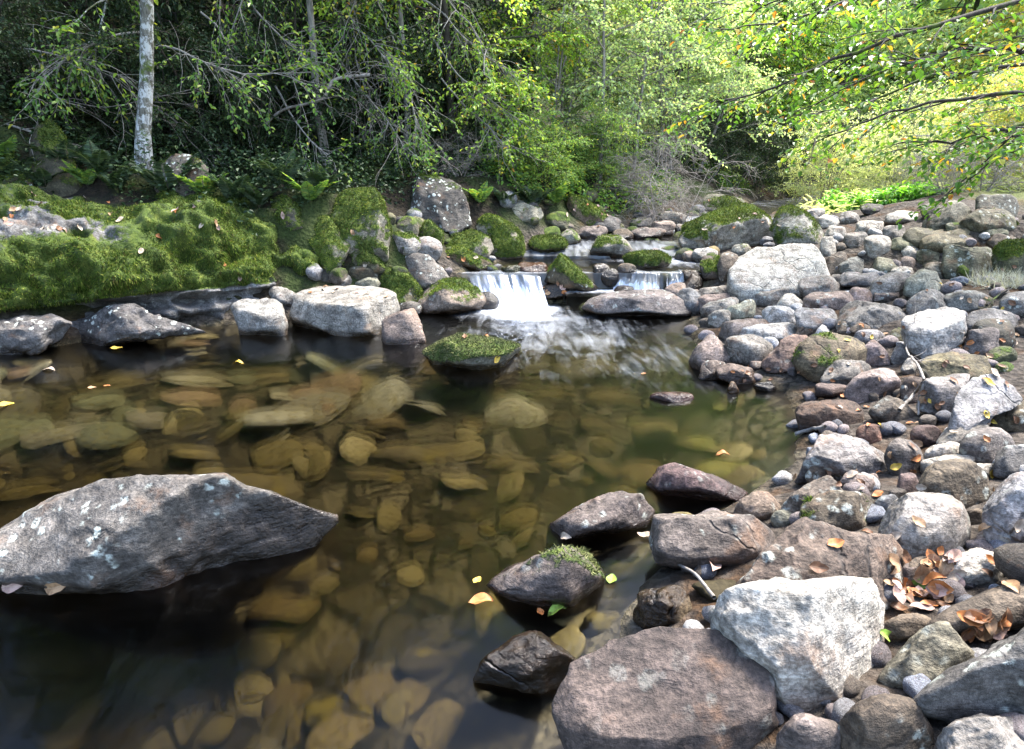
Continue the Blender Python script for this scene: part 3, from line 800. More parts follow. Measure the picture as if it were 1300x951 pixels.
rk('pebble', 'small cubic white-grey stone on the broad olive rock', (1202, 437, 1222, 450), 'pale', 0, 'b')
rk('boulder', 'large cracked grey boulder with black seams',
   [(1143, 420), (1147, 402), (1170, 391), (1205, 389), (1226, 396), (1228, 415), (1224, 430), (1205, 445), (1185, 456), (1165, 452), (1150, 440)], (.34, .34, .345), 0, angular=9, lichen=.4, seed=118, sub=5, faces=[(-.1, .85, .5, .66), (.5, -.2, .8, .7)])
rk('boulder', 'arched dark-grey boulder overhanging the rounded mauve block', (1222, 391, 1293, 428), (.16, .16, .165), .05, 'r', seed=119)
rk('boulder', 'black-brown boulder in the hollow under the arched one', (1232, 404, 1290, 445), (.07, .065, .048), .15, 'r', seed=120)
rk('rock', 'rounded mauve block standing upright before the black-brown boulder', (1222, 415, 1269, 454), (.2, .18, .178), 0, 'b', seed=121)
rk('stone', 'small white chalky stone', (1034, 412, 1057, 428), (.55, .55, .55), 0, 'w.4', lichen=0)
rk('stone', 'tan wedge stone beside the white chalky one', (1009, 407, 1038, 427), (.22, .17, .135), 0, 'w.6')
rk('rock', 'blue-grey squat rock above the tan wedge stone', (1008, 390, 1064, 420), (.24, .245, .26), 0, 'b', seed=124)
rk('rock', 'chalk-white sunlit slab lying flat amid the pale stones', (938, 409, 1012, 434), (.55, .55, .55), 0, 's.2', lichen=0)
rk('rock', 'white block of stone above the chalk-white slab', (966, 388, 1014, 416), (.46, .47, .49), 0, 's', lichen=0)
rk('stone', 'creamy tilted stone behind the white block', (985, 372, 1022, 396), (.48, .46, .43), 0, 'w.4', lichen=0)
rk('stone', 'pale green-grey tapering stone pointing at the stream', (920, 380, 960, 408), (.29, .30, .25), 0, 's.5')
rk('stone', 'striped grey stone in front of the tapering green-grey one', (889, 377, 938, 404), (.26, .255, .25), 0, 's.5')
rk('stone', 'mottled pale pear-shaped stone at the shoreline', (898, 393, 928, 416), (.30, .29, .27), 0, 's.3')
rk('stone', 'pink-brown oval stone sloping down to the stream', (881, 372, 928, 398), (.23, .185, .175), 0, 's.4')
rk('boulder', 'dark-blue rounded boulder resting on the brink of the pool', (855, 365, 906, 400), (.155, .165, .185), 0, 'w.3', seed=132)
rk('stone', 'grey hump-shaped stone lodged behind the dark-blue boulder', (884, 362, 930, 384), (.25, .24, .235), 0, 's.3')
rk('rock', 'long violet rock with a lighter back below the pale stones', (912, 404, 985, 430), (.22, .19, .18), 0, 's.3')
rk('boulder', 'purple-brown rounded boulder jutting into the pool', (874, 424, 930, 470), (.2, .165, .155), 0, 'w.55', seed=135, wetline=.045)
rk('boulder', 'grey smooth boulder with a dark hollow beneath, beside the jutting purple-brown one', (919, 424, 982, 464), (.24, .23, .22), 0, 'r', seed=136)
rk('rock', 'reddish angular rock with a split across it', (966, 424, 1046, 470), (.19, .135, .12), 0, 'w.7', angular=8, seed=137)
rk('stone', 'flat wet brown stone lowest at the pool edge under the jutting boulder', (908, 461, 960, 488), (.14, .11, .10), 0, 's-.3', wetline=.05)
rk('stone', 'brown stone half under water beside the flat wet one', (886, 457, 922, 482), (.13, .105, .095), 0, 's.4', wetline=.05)
rk('pebble', 'ochre pebble perched on the flat wet stone', (913, 456, 936, 468), (.26, .2, .11), 0, 'r')
rk('pebble', 'tiny tan stone sticking up from the pool', (923, 484, 938, 500), (.22, .14, .07), 0, 'w.4', group=G_STREAM)
rk('stone', 'flat dark stone awash near the tiny tan one', (956, 484, 986, 498), 'dark', 0, 's', group=G_STREAM, wetline=.1)
rk('stone', 'small wet stone in the inlet below the reddish angular rock', (950, 458, 972, 470), (.2, .165, .15), 0, 'r', wetline=.045)
rk('stone', 'wet violet stone beside the olive-brown boulder base', (1034, 486, 1080, 506), (.12, .09, .085), 0, 's', wetline=.08)
rk('rock', 'brown blocky rock behind the white chalky stone', (1062, 408, 1106, 428), (.19, .155, .12), 0, 's')
rk('stone', 'slate-blue stone between the olive-brown boulder and the cracked one', (1082, 418, 1124, 440), (.24, .24, .26), 0, 's.2')
rk('stone', 'mossy pebble beside an orange leaf near the cracked boulder', (1130, 416, 1152, 434), (.17, .16, .09), .2, 'r')

# --- stony bank, far
rk('boulder', 'huge pale triangular slab gleaming above the stony bank',
   [(922, 362), (924, 338), (934, 322), (958, 311), (1000, 309), (1030, 309), (1044, 325), (1058, 352), (1050, 366), (990, 376), (940, 380)], (.46, .46, .45), 0, seed=150, sub=5, depth=.75, lichen=.3, faces=[(-.1, .5, .85, .52), (.7, .1, .7, .8)], bumpy=.6)
rk('stone', 'round grey stone with a dark eye leaning on the huge pale slab', (983, 338, 1018, 366), (.2, .19, .18), 0, 'r', seed=151)
rk('rock', 'long pitted grey rock with a pink underside', (955, 362, 1022, 388), (.235, .225, .22), 0, 's', lichen=1.0)
rk('stone', 'small pointed grey stone against the foot of the huge pale slab', (938, 363, 965, 388), (.24, .23, .225), 0, 'w.7')
rk('rock', 'pale rounded rock with an orange-stained side', (1012, 349, 1068, 378), (.31, .29, .28), 0, 'r', seed=154)
rk('rock', 'long brown-mauve beam-like rock', (1018, 369, 1086, 396), (.225, .18, .165), 0, 's.35')
rk('stone', 'curved slate stone behind the beam-like rock', (1064, 345, 1120, 366), (.22, .22, .24), 0, 's-.15')
rk('stone', 'blush-coloured stone at the end of the beam-like rock', (1076, 364, 1108, 390), (.26, .21, .205), 0, 'r')
rk('rock', 'flat-faced grey slab tipped on edge', [(1103, 375), (1106, 356), (1128, 346), (1160, 344), (1152, 362), (1146, 374), (1128, 380)], (.29, .275, .265), 0, seed=158)
rk('rock', 'pale green-grey block with a dark notch', [(1146, 372), (1152, 352), (1170, 341), (1190, 344), (1199, 362), (1196, 378), (1170, 378)], (.24, .245, .21), .12, seed=159)
rk('rock_slab', 'wide pitted grey slab above the slate-blue stone', (1060, 381, 1154, 420), (.235, .23, .225), .05, 's.1', seed=160)
rk('rock', 'dark grey slanting rock between the green-grey block and the cracked boulder', (1150, 367, 1206, 400), (.175, .17, .165), .08, 's.3')
rk('boulder', 'round greenish boulder beside the slate-dark one', (1105, 326, 1146, 353), (.21, .215, .165), .1, 'r', seed=162)
rk('boulder', 'slate-dark smooth boulder with a sharp back', (1055, 325, 1106, 352), (.16, .17, .17), 0, 'w.7', seed=163)
rk('stone', 'brown leaning stone beside the slate-dark boulder', (1047, 319, 1078, 348), (.16, .135, .115), 0, 's.5')
rk('stone', 'pink round stone in the gravel', (1142, 325, 1163, 343), 'pink', 0, 'r')
rk('boulder', 'big smooth greenish boulder high on the stony bank', (1170, 254, 1246, 296), (.185, .185, .155), .08, 'w.6', seed=166)
rk('boulder', 'mossy dark hump-backed boulder beside the big smooth greenish one', (1213, 264, 1294, 300), (.13, .125, .085), .25, 'w.6', seed=167)
rk('boulder', 'squared boulder at the top of the bank under the bare brush', (1238, 246, 1294, 290), (.12, .12, .10), .12, 'b', seed=168)
rk('rock', 'long tapering rock, brown at one end and green at the other', (1166, 289, 1248, 318), (.17, .155, .105), .15, 's.3', seed=169)
rk('rock', 'dark flat rock beneath the big smooth greenish boulder', (1146, 288, 1196, 316), (.12, .115, .08), .2, 's', seed=170)
rk('rock', 'olive rock in front of the long tapering one', (1160, 308, 1204, 334), (.15, .145, .10), .12, 'w.5', seed=171)
rk('rock', 'narrow brown rock lying slantwise above the large moss-tinged block', (1200, 299, 1236, 320), (.15, .13, .09), 0, 's.4')
rk('boulder', 'large moss-tinged block with a fractured face', (1194, 310, 1268, 356), (.165, .17, .125), .28, 'b', seed=173)
rk('rock', 'low mossy rock at the foot of the moss-tinged block', (1214, 334, 1252, 356), (.11, .12, .05), .55, 's', seed=174)
rk('boulder', 'dark moss-covered boulder in shade at the picture edge', (1258, 304, 1330, 352), (.07, .075, .04), .5, 'b', seed=175)
rk('stone', 'knobbly ochre stone balanced before the moss-tinged block', (1164, 321, 1200, 338), (.19, .165, .11), 0, 's.2')
rk('stone', 'light buff stone under the knobbly ochre one', (1172, 332, 1206, 352), (.28, .26, .225), 0, 's')
rk('rock', 'pitted black-and-white rock at the picture edge above the arched boulder', (1268, 369, 1330, 402), (.18, .18, .18), 0, 'r', lichen=1.2, seed=178)
rk('rock', 'low grey rock under the bleached grass', (1196, 368, 1262, 396), (.2, .2, .19), .15, 's', seed=179)
rk('rock', 'flat white slab on top of the bank near the green plants', (1122, 267, 1172, 284), (.38, .38, .37), 0, 's.2', seed=180)
rk('boulder', 'low dark boulder behind the flat white slab', (1168, 258, 1196, 278), (.12, .12, .1), .1, 'r', seed=181)
for i, (b, c, m, lab) in enumerate([
    ((1036, 272, 1066, 290), 'pale', .2, 'pale grey stone just past the white-fronted boulder'),
    ((1064, 268, 1092, 284), 'grey', .2, 'grey stone under the low green plants'),
    ((1046, 286, 1076, 308), 'pale', 0, 'round whitish stone with a shaded base near the white-fronted boulder'),
    ((1084, 280, 1122, 298), 'pale', 0, 'broad pale stone in the middle of the upper bank'),
    ((1070, 294, 1104, 314), 'grey', .25, 'green-stained stone below the broad pale one'),
    ((1040, 300, 1062, 326), 'pale', 0, 'upright cream stone behind the huge pale slab'),
    ((1096, 298, 1132, 328), 'pale', 0, 'whitish upright block beside the dark hollow'),
    ((1120, 286, 1150, 304), 'grey', .1, 'grey stone under the flat white slab'),
    ((1128, 300, 1168, 318), 'green', .3, 'greenish stone beside the dark flat rock'),
    ((1144, 312, 1172, 328), 'pale', 0, 'thin pale stone over the pink round one'),
    ((1092, 258, 1122, 272), 'dark', .3, 'dark stone among the green plants'),
    ((1020, 264, 1048, 280), 'pale', 0, 'stone of light grey at the bend of the far stream'),
    ((1244, 286, 1282, 304), 'green', .3, 'greenish stone beneath the hump-backed boulder'),
    ((1250, 296, 1292, 316), 'brown', .2, 'brown stone above the moss-covered boulder in shade'),
    ((1200, 282, 1226, 298), 'green', .3, 'small rounded stone at the foot of the hump-backed boulder'),
    ((1128, 338, 1160, 352), 'pale', 0, 'flat buff stone below the pink round one'),
    ((1052, 348, 1072, 362), 'grey', 0, 'little grey stone between the slate-dark boulder and the curved slate stone'),
    ((1100, 384, 1122, 394), 'brown', 0, 'thin brown stone on the wide pitted slab'),
    ((1226, 376, 1262, 396), 'olive', .3, 'olive stone amid orange leaves'),
    ((1108, 366, 1142, 384), 'pink', 0, 'rosy fragment below the flat-faced slab'),
]):
    rk('stone', lab, b, c, m, ['r', 's', 'b', 's.2'][i % 4], seed=200 + i)

# --- where the stream comes in
rk('boulder', 'great moss-covered slab-backed boulder beside the upper stream',
   [(862, 300), (868, 284), (895, 270), (930, 258), (955, 259), (978, 275), (984, 292), (980, 308), (940, 314), (900, 318), (872, 312)], (.34, .33, .31), .52, seed=230, sub=5, faces=[(-.2, .8, .55, .62), (.3, -.3, .9, .8)], depth=.9, tuft=True, group=G_MOSS)
rk('boulder', 'dark boulder with a mossy cap and a whitewashed front',
   [(977, 285), (984, 266), (1000, 260), (1022, 268), (1042, 288), (1050, 302), (1040, 312), (1000, 314), (984, 306)], (.33, .34, .33), .48, seed=231, group=G_MOSS, tuft=True)
rk('boulder', 'mossy grey boulder behind the slab-backed one', (890, 246, 946, 272), (.15, .15, .12), .4, 's', seed=232, group=G_MOSS)
rk('boulder', 'round grey boulder at the snout of the slab-backed one', (861, 293, 891, 322), (.2, .195, .19), 0, 'r', seed=233, group=G_STREAM)
rk('stone', 'pale oval stone before the slab-backed boulder', (878, 314, 912, 332), (.3, .305, .31), 0, 's', seed=234)
rk('stone', 'little yellowish stone beside the pale oval one', (896, 312, 914, 326), (.26, .21, .10), 0, 'r', seed=235)
rk('rock', 'dark cube-like rock with a bright moss cap', (888, 324, 922, 354), (.085, .07, .062), .45, 'b', seed=236, tuft=True)
rk('rock', 'brown upright rock against the huge pale slab', (910, 319, 940, 358), (.14, .12, .105), .05, 'b', seed=237)
rk('stone', 'light stone with a mossy top above the brown upright rock', (928, 309, 954, 325), (.25, .25, .23), .25, 's.3', seed=238)
rk('stone', 'rust-pink pebble in the shallows near the round grey boulder', (866, 318, 884, 332), 'pink', 0, 'r', seed=239)
rk('rock', 'brown rock dammed across the lip beside the round brown stone', (862, 342, 896, 356), 'brown', 0, 's', seed=240, group=G_STREAM)
for i, (b, c, m, lab) in enumerate([
    ((800, 288, 846, 304), 'purple', 0, 'reddish flat rock in midstream behind the pyramid boulder'),
    ((824, 280, 858, 300), 'pink', .1, 'pinkish rock below the bare grey bush'),
    ((776, 290, 806, 304), 'brown', .1, 'brown rock upstream of the pyramid boulder'),
    ((732, 286, 772, 304), 'purple', .1, 'violet-brown rock under the tilted mossy slab'),
    ((856, 284, 876, 298), 'grey', .1, 'grey stone beside the white water'),
    ((800, 276, 830, 290), 'grey', .3, 'mossy grey stone under the bare grey bush'),
    ((838, 268, 872, 284), 'pale', .1, 'pale stone at the base of the bare grey bush'),
]):
    rk('rock', lab, b, c, m, 's', G_STREAM, seed=250 + i)

# --- wooded bank
rk('boulder', 'broad flat-topped grey boulder with leaves and a moss patch at the pool edge',
   [(367, 400), (372, 378), (395, 364), (430, 362), (475, 366), (500, 374), (508, 392), (505, 410), (480, 420), (440, 424), (395, 420), (370, 414)], (.29, .29, .285), .2, group=G_MOSS, seed=300, sub=5, depth=.9, faces=[(0, .92, .38, .42), (-.3, -.1, .9, .72), (.8, 0, .55, .74)], bumpy=.7, tuft=True, wetline=.045)
rk('boulder', 'two-tiered pale grey block standing in the pool',
   [(292, 388), (305, 379), (340, 378), (362, 386), (366, 402), (366, 424), (340, 427), (306, 426), (304, 408)], (.27, .275, .28), 0, group=G_MOSS, seed=301, faces=[(0, .85, .5, .55)], angular=8, wetline=.045)
rk('rock', 'pinkish upright rock with a leaning face beside the flat-topped boulder', [(484, 405), (505, 396), (525, 391), (536, 408), (543, 432), (520, 437), (487, 436)], (.25, .205, .19), .12, group=G_MOSS, seed=302, angular=7, wetline=.045)
rk('stone', 'smooth grey stone laid across the top of the two-tiered block', (338, 363, 379, 387), (.22, .22, .22), 0, 's-.3', G_MOSS, seed=303)
rk('stone', 'small squarish grey stone below the bank moss', (416, 347, 448, 366), (.2, .2, .205), 0, 'b', G_MOSS, seed=304)
rk('stone', 'grey-green flat stone beside the squarish grey one', (446, 348, 484, 368), (.21, .22, .18), .2, 's', G_MOSS, seed=305)
rk('boulder', 'green-capped wedge boulder above the flat-topped one', (474, 340, 539, 384), (.14, .13, .085), .62, 'w.5', G_MOSS, seed=306, tuft=True)
rk('boulder', 'smooth dark-grey whale-backed boulder', [(503, 350), (508, 328), (525, 318), (545, 322), (562, 335), (578, 358), (555, 364), (520, 362)], (.155, .15, .15), .05, group=G_MOSS, seed=307)
rk('rock', 'mossy brown rock in front of the whale-backed boulder', (518, 334, 553, 360), (.12, .10, .055), .5, 'w.4', G_MOSS, seed=308)
rk('stone', 'small dark stone tucked beside the rosy oval boulder', (506, 382, 536, 402), (.1, .095, .09), 0, 'r', G_MOSS, seed=309)
rk('boulder', 'moss-slabbed boulder tilted beside the deep shadow', [(424, 320), (434, 302), (450, 296), (475, 315), (492, 336), (486, 343), (450, 341), (428, 338)], (.17, .17, .12), .72, group=G_MOSS, seed=310, tuft=True)
rk('boulder', 'tall square boulder wholly spotted with moss',
   [(418, 268), (428, 250), (440, 240), (478, 238), (490, 250), (497, 290), (494, 318), (470, 330), (440, 320), (424, 295)], (.2, .2, .17), .66, group=G_MOSS, seed=311, tuft=True, sub=5)
rk('boulder', 'rounded mossy boulder at the end of the long mossy bank', [(390, 300), (400, 275), (425, 274), (447, 290), (446, 310), (430, 335), (418, 352), (400, 345)], (.19, .19, .15), .66, group=G_MOSS, seed=312, tuft=True)
rk('boulder', 'big dark boulder with bluish-white patches under the overhanging foliage',
   [(516, 262), (520, 235), (530, 220), (560, 222), (585, 235), (596, 255), (600, 275), (580, 288), (545, 290), (522, 282)], (.085, .082, .08), .34, group=G_MOSS, seed=313, sub=5, lichen=3.0)
rk('rock', 'mossy cone-shaped rock in front of the white-patched boulder', (531, 279, 563, 312), (.1, .1, .06), .7, 'w.4', G_MOSS, seed=314, tuft=True)
rk('rock', 'small round mossy rock beside the cone-shaped one', (503, 274, 532, 300), (.12, .12, .09), .5, 'r', G_MOSS, seed=315)
rk('rock', 'grey-faced mossy block before the tall square boulder', (490, 290, 536, 322), (.26, .26, .265), .4, 'b', G_MOSS, seed=316)
rk('rock', 'mottled white-grey stone behind the whale-backed boulder', (520, 300, 562, 330), (.3, .3, .31), .25, 'r', G_MOSS, seed=317)
rk('boulder', 'low moss-bearded boulder with a grey prow near the fall', [(560, 310), (575, 296), (600, 292), (620, 300), (627, 312), (618, 325), (590, 330), (566, 326)], (.16, .155, .14), .62, group=G_MOSS, seed=318, tuft=True)
rk('rock', 'leaf-strewn mossy rock at the head of the main fall', [(562, 328), (570, 315), (585, 311), (605, 322), (626, 332), (615, 341), (585, 342)], (.14, .11, .065), .6, group=G_MOSS, seed=319, tuft=True)
rk('boulder', 'large domed mossy boulder with a pale flank above the upper pool',
   [(600, 300), (606, 280), (620, 271), (642, 278), (660, 290), (668, 305), (664, 320), (630, 326), (606, 322)], (.25, .24, .2), .66, group=G_MOSS, seed=320, tuft=True, sub=5)
rk('rock', 'rounded mossy rock in the upper pool beside the domed boulder', (672, 298, 720, 320), (.15, .15, .08), .78, 'r', G_MOSS, seed=321, tuft=True)
rk('rock', 'small mossy rock in the row behind the rounded one', (684, 287, 712, 304), (.15, .15, .09), .7, 'r', G_MOSS, seed=322)
rk('rock', 'grey mossy rock next upstream in the row', (708, 290, 738, 310), (.22, .22, .19), .4, 'w.4', G_MOSS, seed=323)
rk('boulder', 'tilted red-brown slab striped with moss below the leaning trunk', [(718, 262), (724, 247), (745, 252), (772, 272), (775, 284), (745, 286), (722, 280)], (.22, .17, .13), .5, group=G_MOSS, seed=324, tuft=True)
rk('boulder', 'dark undercut boulder beneath the tilted red-brown slab', (738, 270, 790, 296), (.10, .10, .105), .15, 's', G_MOSS, seed=325)
rk('rock', 'pale mossy stone at the forest edge behind the domed boulder', (648, 254, 690, 282), (.3, .3, .25), .35, 's', G_MOSS, seed=326)
rk('rock', 'dark mossy rock before the leaning trunk', (690, 268, 724, 292), (.1, .1, .07), .5, 'r', G_MOSS, seed=327)
rk('rock', 'black wet rock in the crack under the rounded end boulder', (400, 335, 436, 358), (.06, .06, .055), .1, 'b', G_MOSS, seed=328)
rk('rock', 'dark olive rock under the moss-slabbed tilted boulder', (436, 336, 486, 356), (.07, .065, .045), .2, 's', G_MOSS, seed=329)
rk('boulder', 'moss-hung boulder in deep shade behind the tall square one', [(455, 262), (465, 225), (485, 215), (510, 235), (520, 270), (515, 300), (495, 310)], (.1, .1, .07), .75, group=G_MOSS, seed=330, zc=8.6, tuft=True)
rk('boulder', 'dark boulder with a white-veined face beside the pale tree trunk', [(196, 238), (202, 212), (218, 197), (248, 195), (265, 210), (262, 232), (245, 250), (215, 252)], (.1, .095, .085), .3, group=G_MOSS, seed=331, lichen=1.5, depth=.8)
rk('boulder', 'mossy boulder with a sloping green ridge in the forest shade', [(30, 205), (48, 160), (62, 150), (80, 165), (100, 210), (112, 240), (80, 250), (40, 245)], (.08, .075, .05), .5, group=G_MOSS, seed=332, tuft=True)
rk('rock_slab', 'slanting slab under bright moss at the picture edge', [(-40, 185), (-10, 178), (20, 200), (45, 222), (52, 240), (20, 245), (-40, 235)], (.1, .1, .06), .8, group=G_MOSS, seed=333, tuft=True)
rk('rock', 'round rock with a green cap on top of the long mossy bank', (228, 250, 288, 278), (.16, .16, .13), .8, 'r', G_MOSS, seed=334, tuft=True)
rk('rock', 'mossy angular rock behind the end of the long mossy bank', [(330, 275), (340, 255), (360, 248), (380, 262), (388, 285), (360, 292)], (.14, .14, .11), .6, group=G_MOSS, seed=335, tuft=True)

# --- submerged stones seen through the water
def bed_fn(x, y): return 0
G_BED = 'flat stones lying under the clear water of the pool'
def sub_stone(label, box, col, seed, depth=1.0):
    x0, y0, x1, y1 = box
    x0b, y0b, x1b, y1b = x0, y0, x1, y1
    zf_ = contact((x0 + x1) / 2, y1, ground) or 3
    o = make_rock('submerged_stone', label, 'stone', G_BED, box, col, 0, 's', None, depth=depth, ext=.05, sub=4 if x1 - x0 > 60 else 3, seed=seed, mat=M_BED, lichen=0, fn=ground, tuft=False, wetline=-1)
    o.scale.z = .62; o.location.z -= .01
    return o
KH = (.14, .124, .078)
for i, (b, lab) in enumerate([
    ((150, 456, 260, 480), 'long submerged stone just off the two-tiered block'),
    ((28, 476, 172, 500), 'submerged tan slab with floating leaves over it near the mossy bank'),
    ((-40, 497, 66, 522), 'submerged flat stone at the picture edge under the tan slab'),
    ((182, 478, 240, 494), 'pale olive submerged stone in the middle of the back of the pool'),
    ((228, 474, 300, 498), 'submerged olive stone with a straight edge beside the pale olive one'),
    ((296, 462, 388, 488), 'broad submerged slab before the flat-topped boulder'),
    ((278, 455, 335, 470), 'small submerged slab nearest the two-tiered block'),
    ((-40, 530, 58, 560), 'khaki submerged stone at the picture edge'),
    ((50, 504, 140, 528), 'greenish submerged slab under drifting leaves'),
    ((302, 530, 378, 556), 'rounded khaki submerged stone with dark water round it'),
    ((348, 548, 416, 578), 'wide khaki submerged stone before the pool centre'),
    ((128, 566, 206, 592), 'tan submerged stone behind the lone lichen-spotted boulder'),
    ((178, 566, 386, 632), 'largest submerged slab, khaki, hidden partly by the lone lichen-spotted boulder'),
    ((80, 596, 140, 622), 'dim submerged stone near the lone boulder'),
    ((-60, 560, 54, 606), 'wide dim submerged slab at the picture edge'),
    ((358, 518, 402, 534), 'small khaki submerged stone beside the rounded one'),
    ((430, 490, 520, 520), 'submerged yellow-brown stone right of the rounded khaki one'),
    ((440, 530, 640, 582), 'large blurred olive slab under the middle of the pool'),
    ((400, 570, 540, 612), 'submerged ochre slab before the large blurred olive one'),
    ((600, 556, 720, 590), 'brown submerged boulder in mid-pool'),
    ((560, 612, 650, 655), 'golden-brown submerged stone behind the moss-capped rock'),
    ((-60, 770, 120, 835), 'streaked tan submerged slab under the lone boulder'),
    ((260, 786, 330, 832), 'brown submerged stone at the dark end of the pool'),
    ((322, 796, 432, 822), 'submerged stone furred with yellow-green algae'),
    ((500, 800, 620, 862), 'golden submerged rock near the sunken black rock'),
    ((866, 540, 960, 566), 'submerged green-gold stone in the shallows'),
    ((880, 566, 1000, 600), 'wide submerged green-gold slab near the pyramid boulder'),
    ((780, 520, 870, 545), 'submerged olive stone in the green shallows'),
    ((900, 500, 980, 520), 'submerged tan stone near the chestnut-brown rock'),
    ((640, 480, 740, 505), 'dim submerged stone in the current'),
    ((150, 830, 300, 900), 'dark submerged slab at the lowest edge of the pool'),
    ((380, 850, 520, 930), 'dark golden submerged slab at the lowest edge of the pool'),
    ((770, 700, 830, 735), 'submerged brown stone between the moss-capped rock and the grey-brown boulder'),
    ((740, 760, 800, 800), 'submerged brown stone beside the moss-capped rock'),
    ((880, 715, 960, 760), 'submerged olive stone by the triangular slab'),
]):
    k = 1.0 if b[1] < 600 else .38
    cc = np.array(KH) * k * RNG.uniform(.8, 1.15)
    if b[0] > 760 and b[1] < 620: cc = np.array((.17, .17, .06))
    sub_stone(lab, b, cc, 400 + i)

# --- small stones of one kind: copies of a few shapes
def proto_stones(n, mat, prefix, moss=0.0):
    out = []
    for k in range(n):
        rng = np.random.default_rng(900 + k)
        V, Fc = ico(3)
        Q = V * np.array([1, rng.uniform(.65, .95), rng.uniform(.45, .8)])
        for j in range(rng.integers(1, 5) + (2 if mat is M_BED else 0)):
            nn = unit(rng.normal(size=3)); s = Q @ nn; Q = Q - nn * (np.maximum(s - s.max() * rng.uniform(.65, .9), 0) * .9)[:, None]
        Q = Q + unit(Q) * (fbm(Q * 1.5 + k * 9, 3) * (.10 if mat is M_BED else .09))[:, None]
        me = mesh_np(prefix, Q, Fc, True, {'wet': np.zeros(len(Q)), 'moss': np.clip(moss * (.7 + Q[:, 2] / np.abs(Q[:, 2]).max() * .6) + fbm(Q * 1.3 + k, 3) * .3 * (moss > 0), 0, 1) * (moss > 0), 'lichen': np.full(len(Q), .2)})
        me.materials.append(mat); out.append(me)
    return out
def scatter(name, meshes, label, cat, group, n, pick, size, cols, rng, flat=1.0, sink=.35):
    k = 0
    for _ in range(n * 30):
        if k >= n: break
        p = pick(rng)
        if p is None: continue
        x, y = p
        s = size(rng, x, y)
        o = bpy.data.objects.new(name, meshes[rng.integers(len(meshes))]); COL.objects.link(o)
        z = float(ground(x, y)[0])
        o.location = (x, y, z + s * flat * .6 * (1 - sink))
        o.rotation_euler = (rng.normal() * .25, rng.normal() * .25, rng.uniform(0, 6.28))
        o.scale = (s, s, s * flat)
        c = np.array(cols[rng.integers(len(cols))]) * rng.uniform(.75, 1.25)
        o.color = (*c, 1)
        tag(o, label, cat, group)
        k += 1
PST = proto_stones(7, M_ROCK, 'pebble')
MST = proto_stones(5, M_ROCK, 'mossy_stone', .5)
rngs = np.random.default_rng(77)
def pick_bank(rng):
    px = rng.uniform(860, 1330); py = rng.uniform(275, 940) if rng.random() < .7 else rng.uniform(275, 430)
    t = contact(px, py, ground)
    if t is None or t > 11: return None
    p = CAM + ray(px, py) * t
    if p[0] < xr(p[1]) - .05: return None
    return p[0], p[1]
scatter('pebble', PST, 'small rounded pebble wedged between the larger rocks of the bare stony bank', 'pebble', 'small pebbles between the bank rocks', 270, pick_bank,
        lambda r, x, y: r.uniform(.018, .035) + .007 * y * r.uniform(.5, 1.3), [COLS[c] for c in ('pale', 'grey', 'pink', 'brown', 'purple', 'slate', 'blue')], rngs)
def pick_shore(rng):
    y = rng.uniform(5.9, 11); side = rng.random() < .55
    x = xl(y) - rng.uniform(-.3, 1.0) if side else rng.uniform(xl(y), xr(y))
    return x, y
scatter('mossy_stone', MST, 'small moss-flecked stone among the mossy boulders at the head of the pool', 'stone', 'small stones at the head of the pool', 110, pick_shore,
        lambda r, x, y: r.uniform(.05, .15), [COLS[c] for c in ('grey', 'brown', 'olive', 'dark', 'purple', 'slate')], rngs)
BST = proto_stones(6, M_BED, 'submerged_stone')
def pick_bed(rng):
    px = rng.uniform(-60, 1050); py = rng.uniform(425, 950)
    t = contact(px, py, ground)
    if t is None: return None
    p = CAM + ray(px, py) * t
    if p[0] > xr(p[1]) - .05 or p[0] < xl(p[1]) + .1: return None
    return p[0], p[1]
scatter('submerged_stone', BST, 'blurred brown stone among many on the bed of the pool', 'stone', 'stones covering the bed of the pool', 180, pick_bed,
        lambda r, x, y: r.uniform(.04, .20) ** 1.0 * (.6 + .1 * y), [(.12, .10, .05), (.08, .06, .03), (.05, .04, .02), (.10, .08, .035), (.16, .135, .07)], rngs, flat=.34, sink=.8)

def pick_back(rng):
    px = rng.uniform(-60, 760); py = rng.uniform(440, 560)
    t = contact(px, py, ground)
    if t is None: return None
    p = CAM + ray(px, py) * t
    if p[0] > xr(p[1]) - .3 or p[0] < xl(p[1]) + .2: return None
    return p[0], p[1]
scatter('submerged_stone', BST, 'broad khaki slab among many under the back of the pool', 'stone', 'broad slabs under the back of the pool', 55, pick_back,
        lambda r, x, y: r.uniform(.12, .33), [(.15, .14, .10), (.11, .10, .075), (.19, .175, .12), (.12, .085, .055), (.09, .095, .06)], rngs, flat=.30, sink=.7)

def pick_beyond(rng):
    px = rng.uniform(1330, 1950); py = rng.uniform(300, 900)
    t = contact(px, py, ground)
    if t is None or t > 9: return None
    p = CAM + ray(px, py) * t
    return p[0], p[1]
scatter('rock', PST, 'rounded rock farther along the stony bank beside the boulders', 'rock', 'rocks farther along the stony bank', 110, pick_beyond,
        lambda r, x, y: r.uniform(.06, .22) * (.7 + .07 * y), [np.array(COLS[c]) * ROCK_K for c in ('pale', 'grey', 'brown', 'purple', 'slate', 'blue', 'green')], rngs, flat=.9, sink=.3)
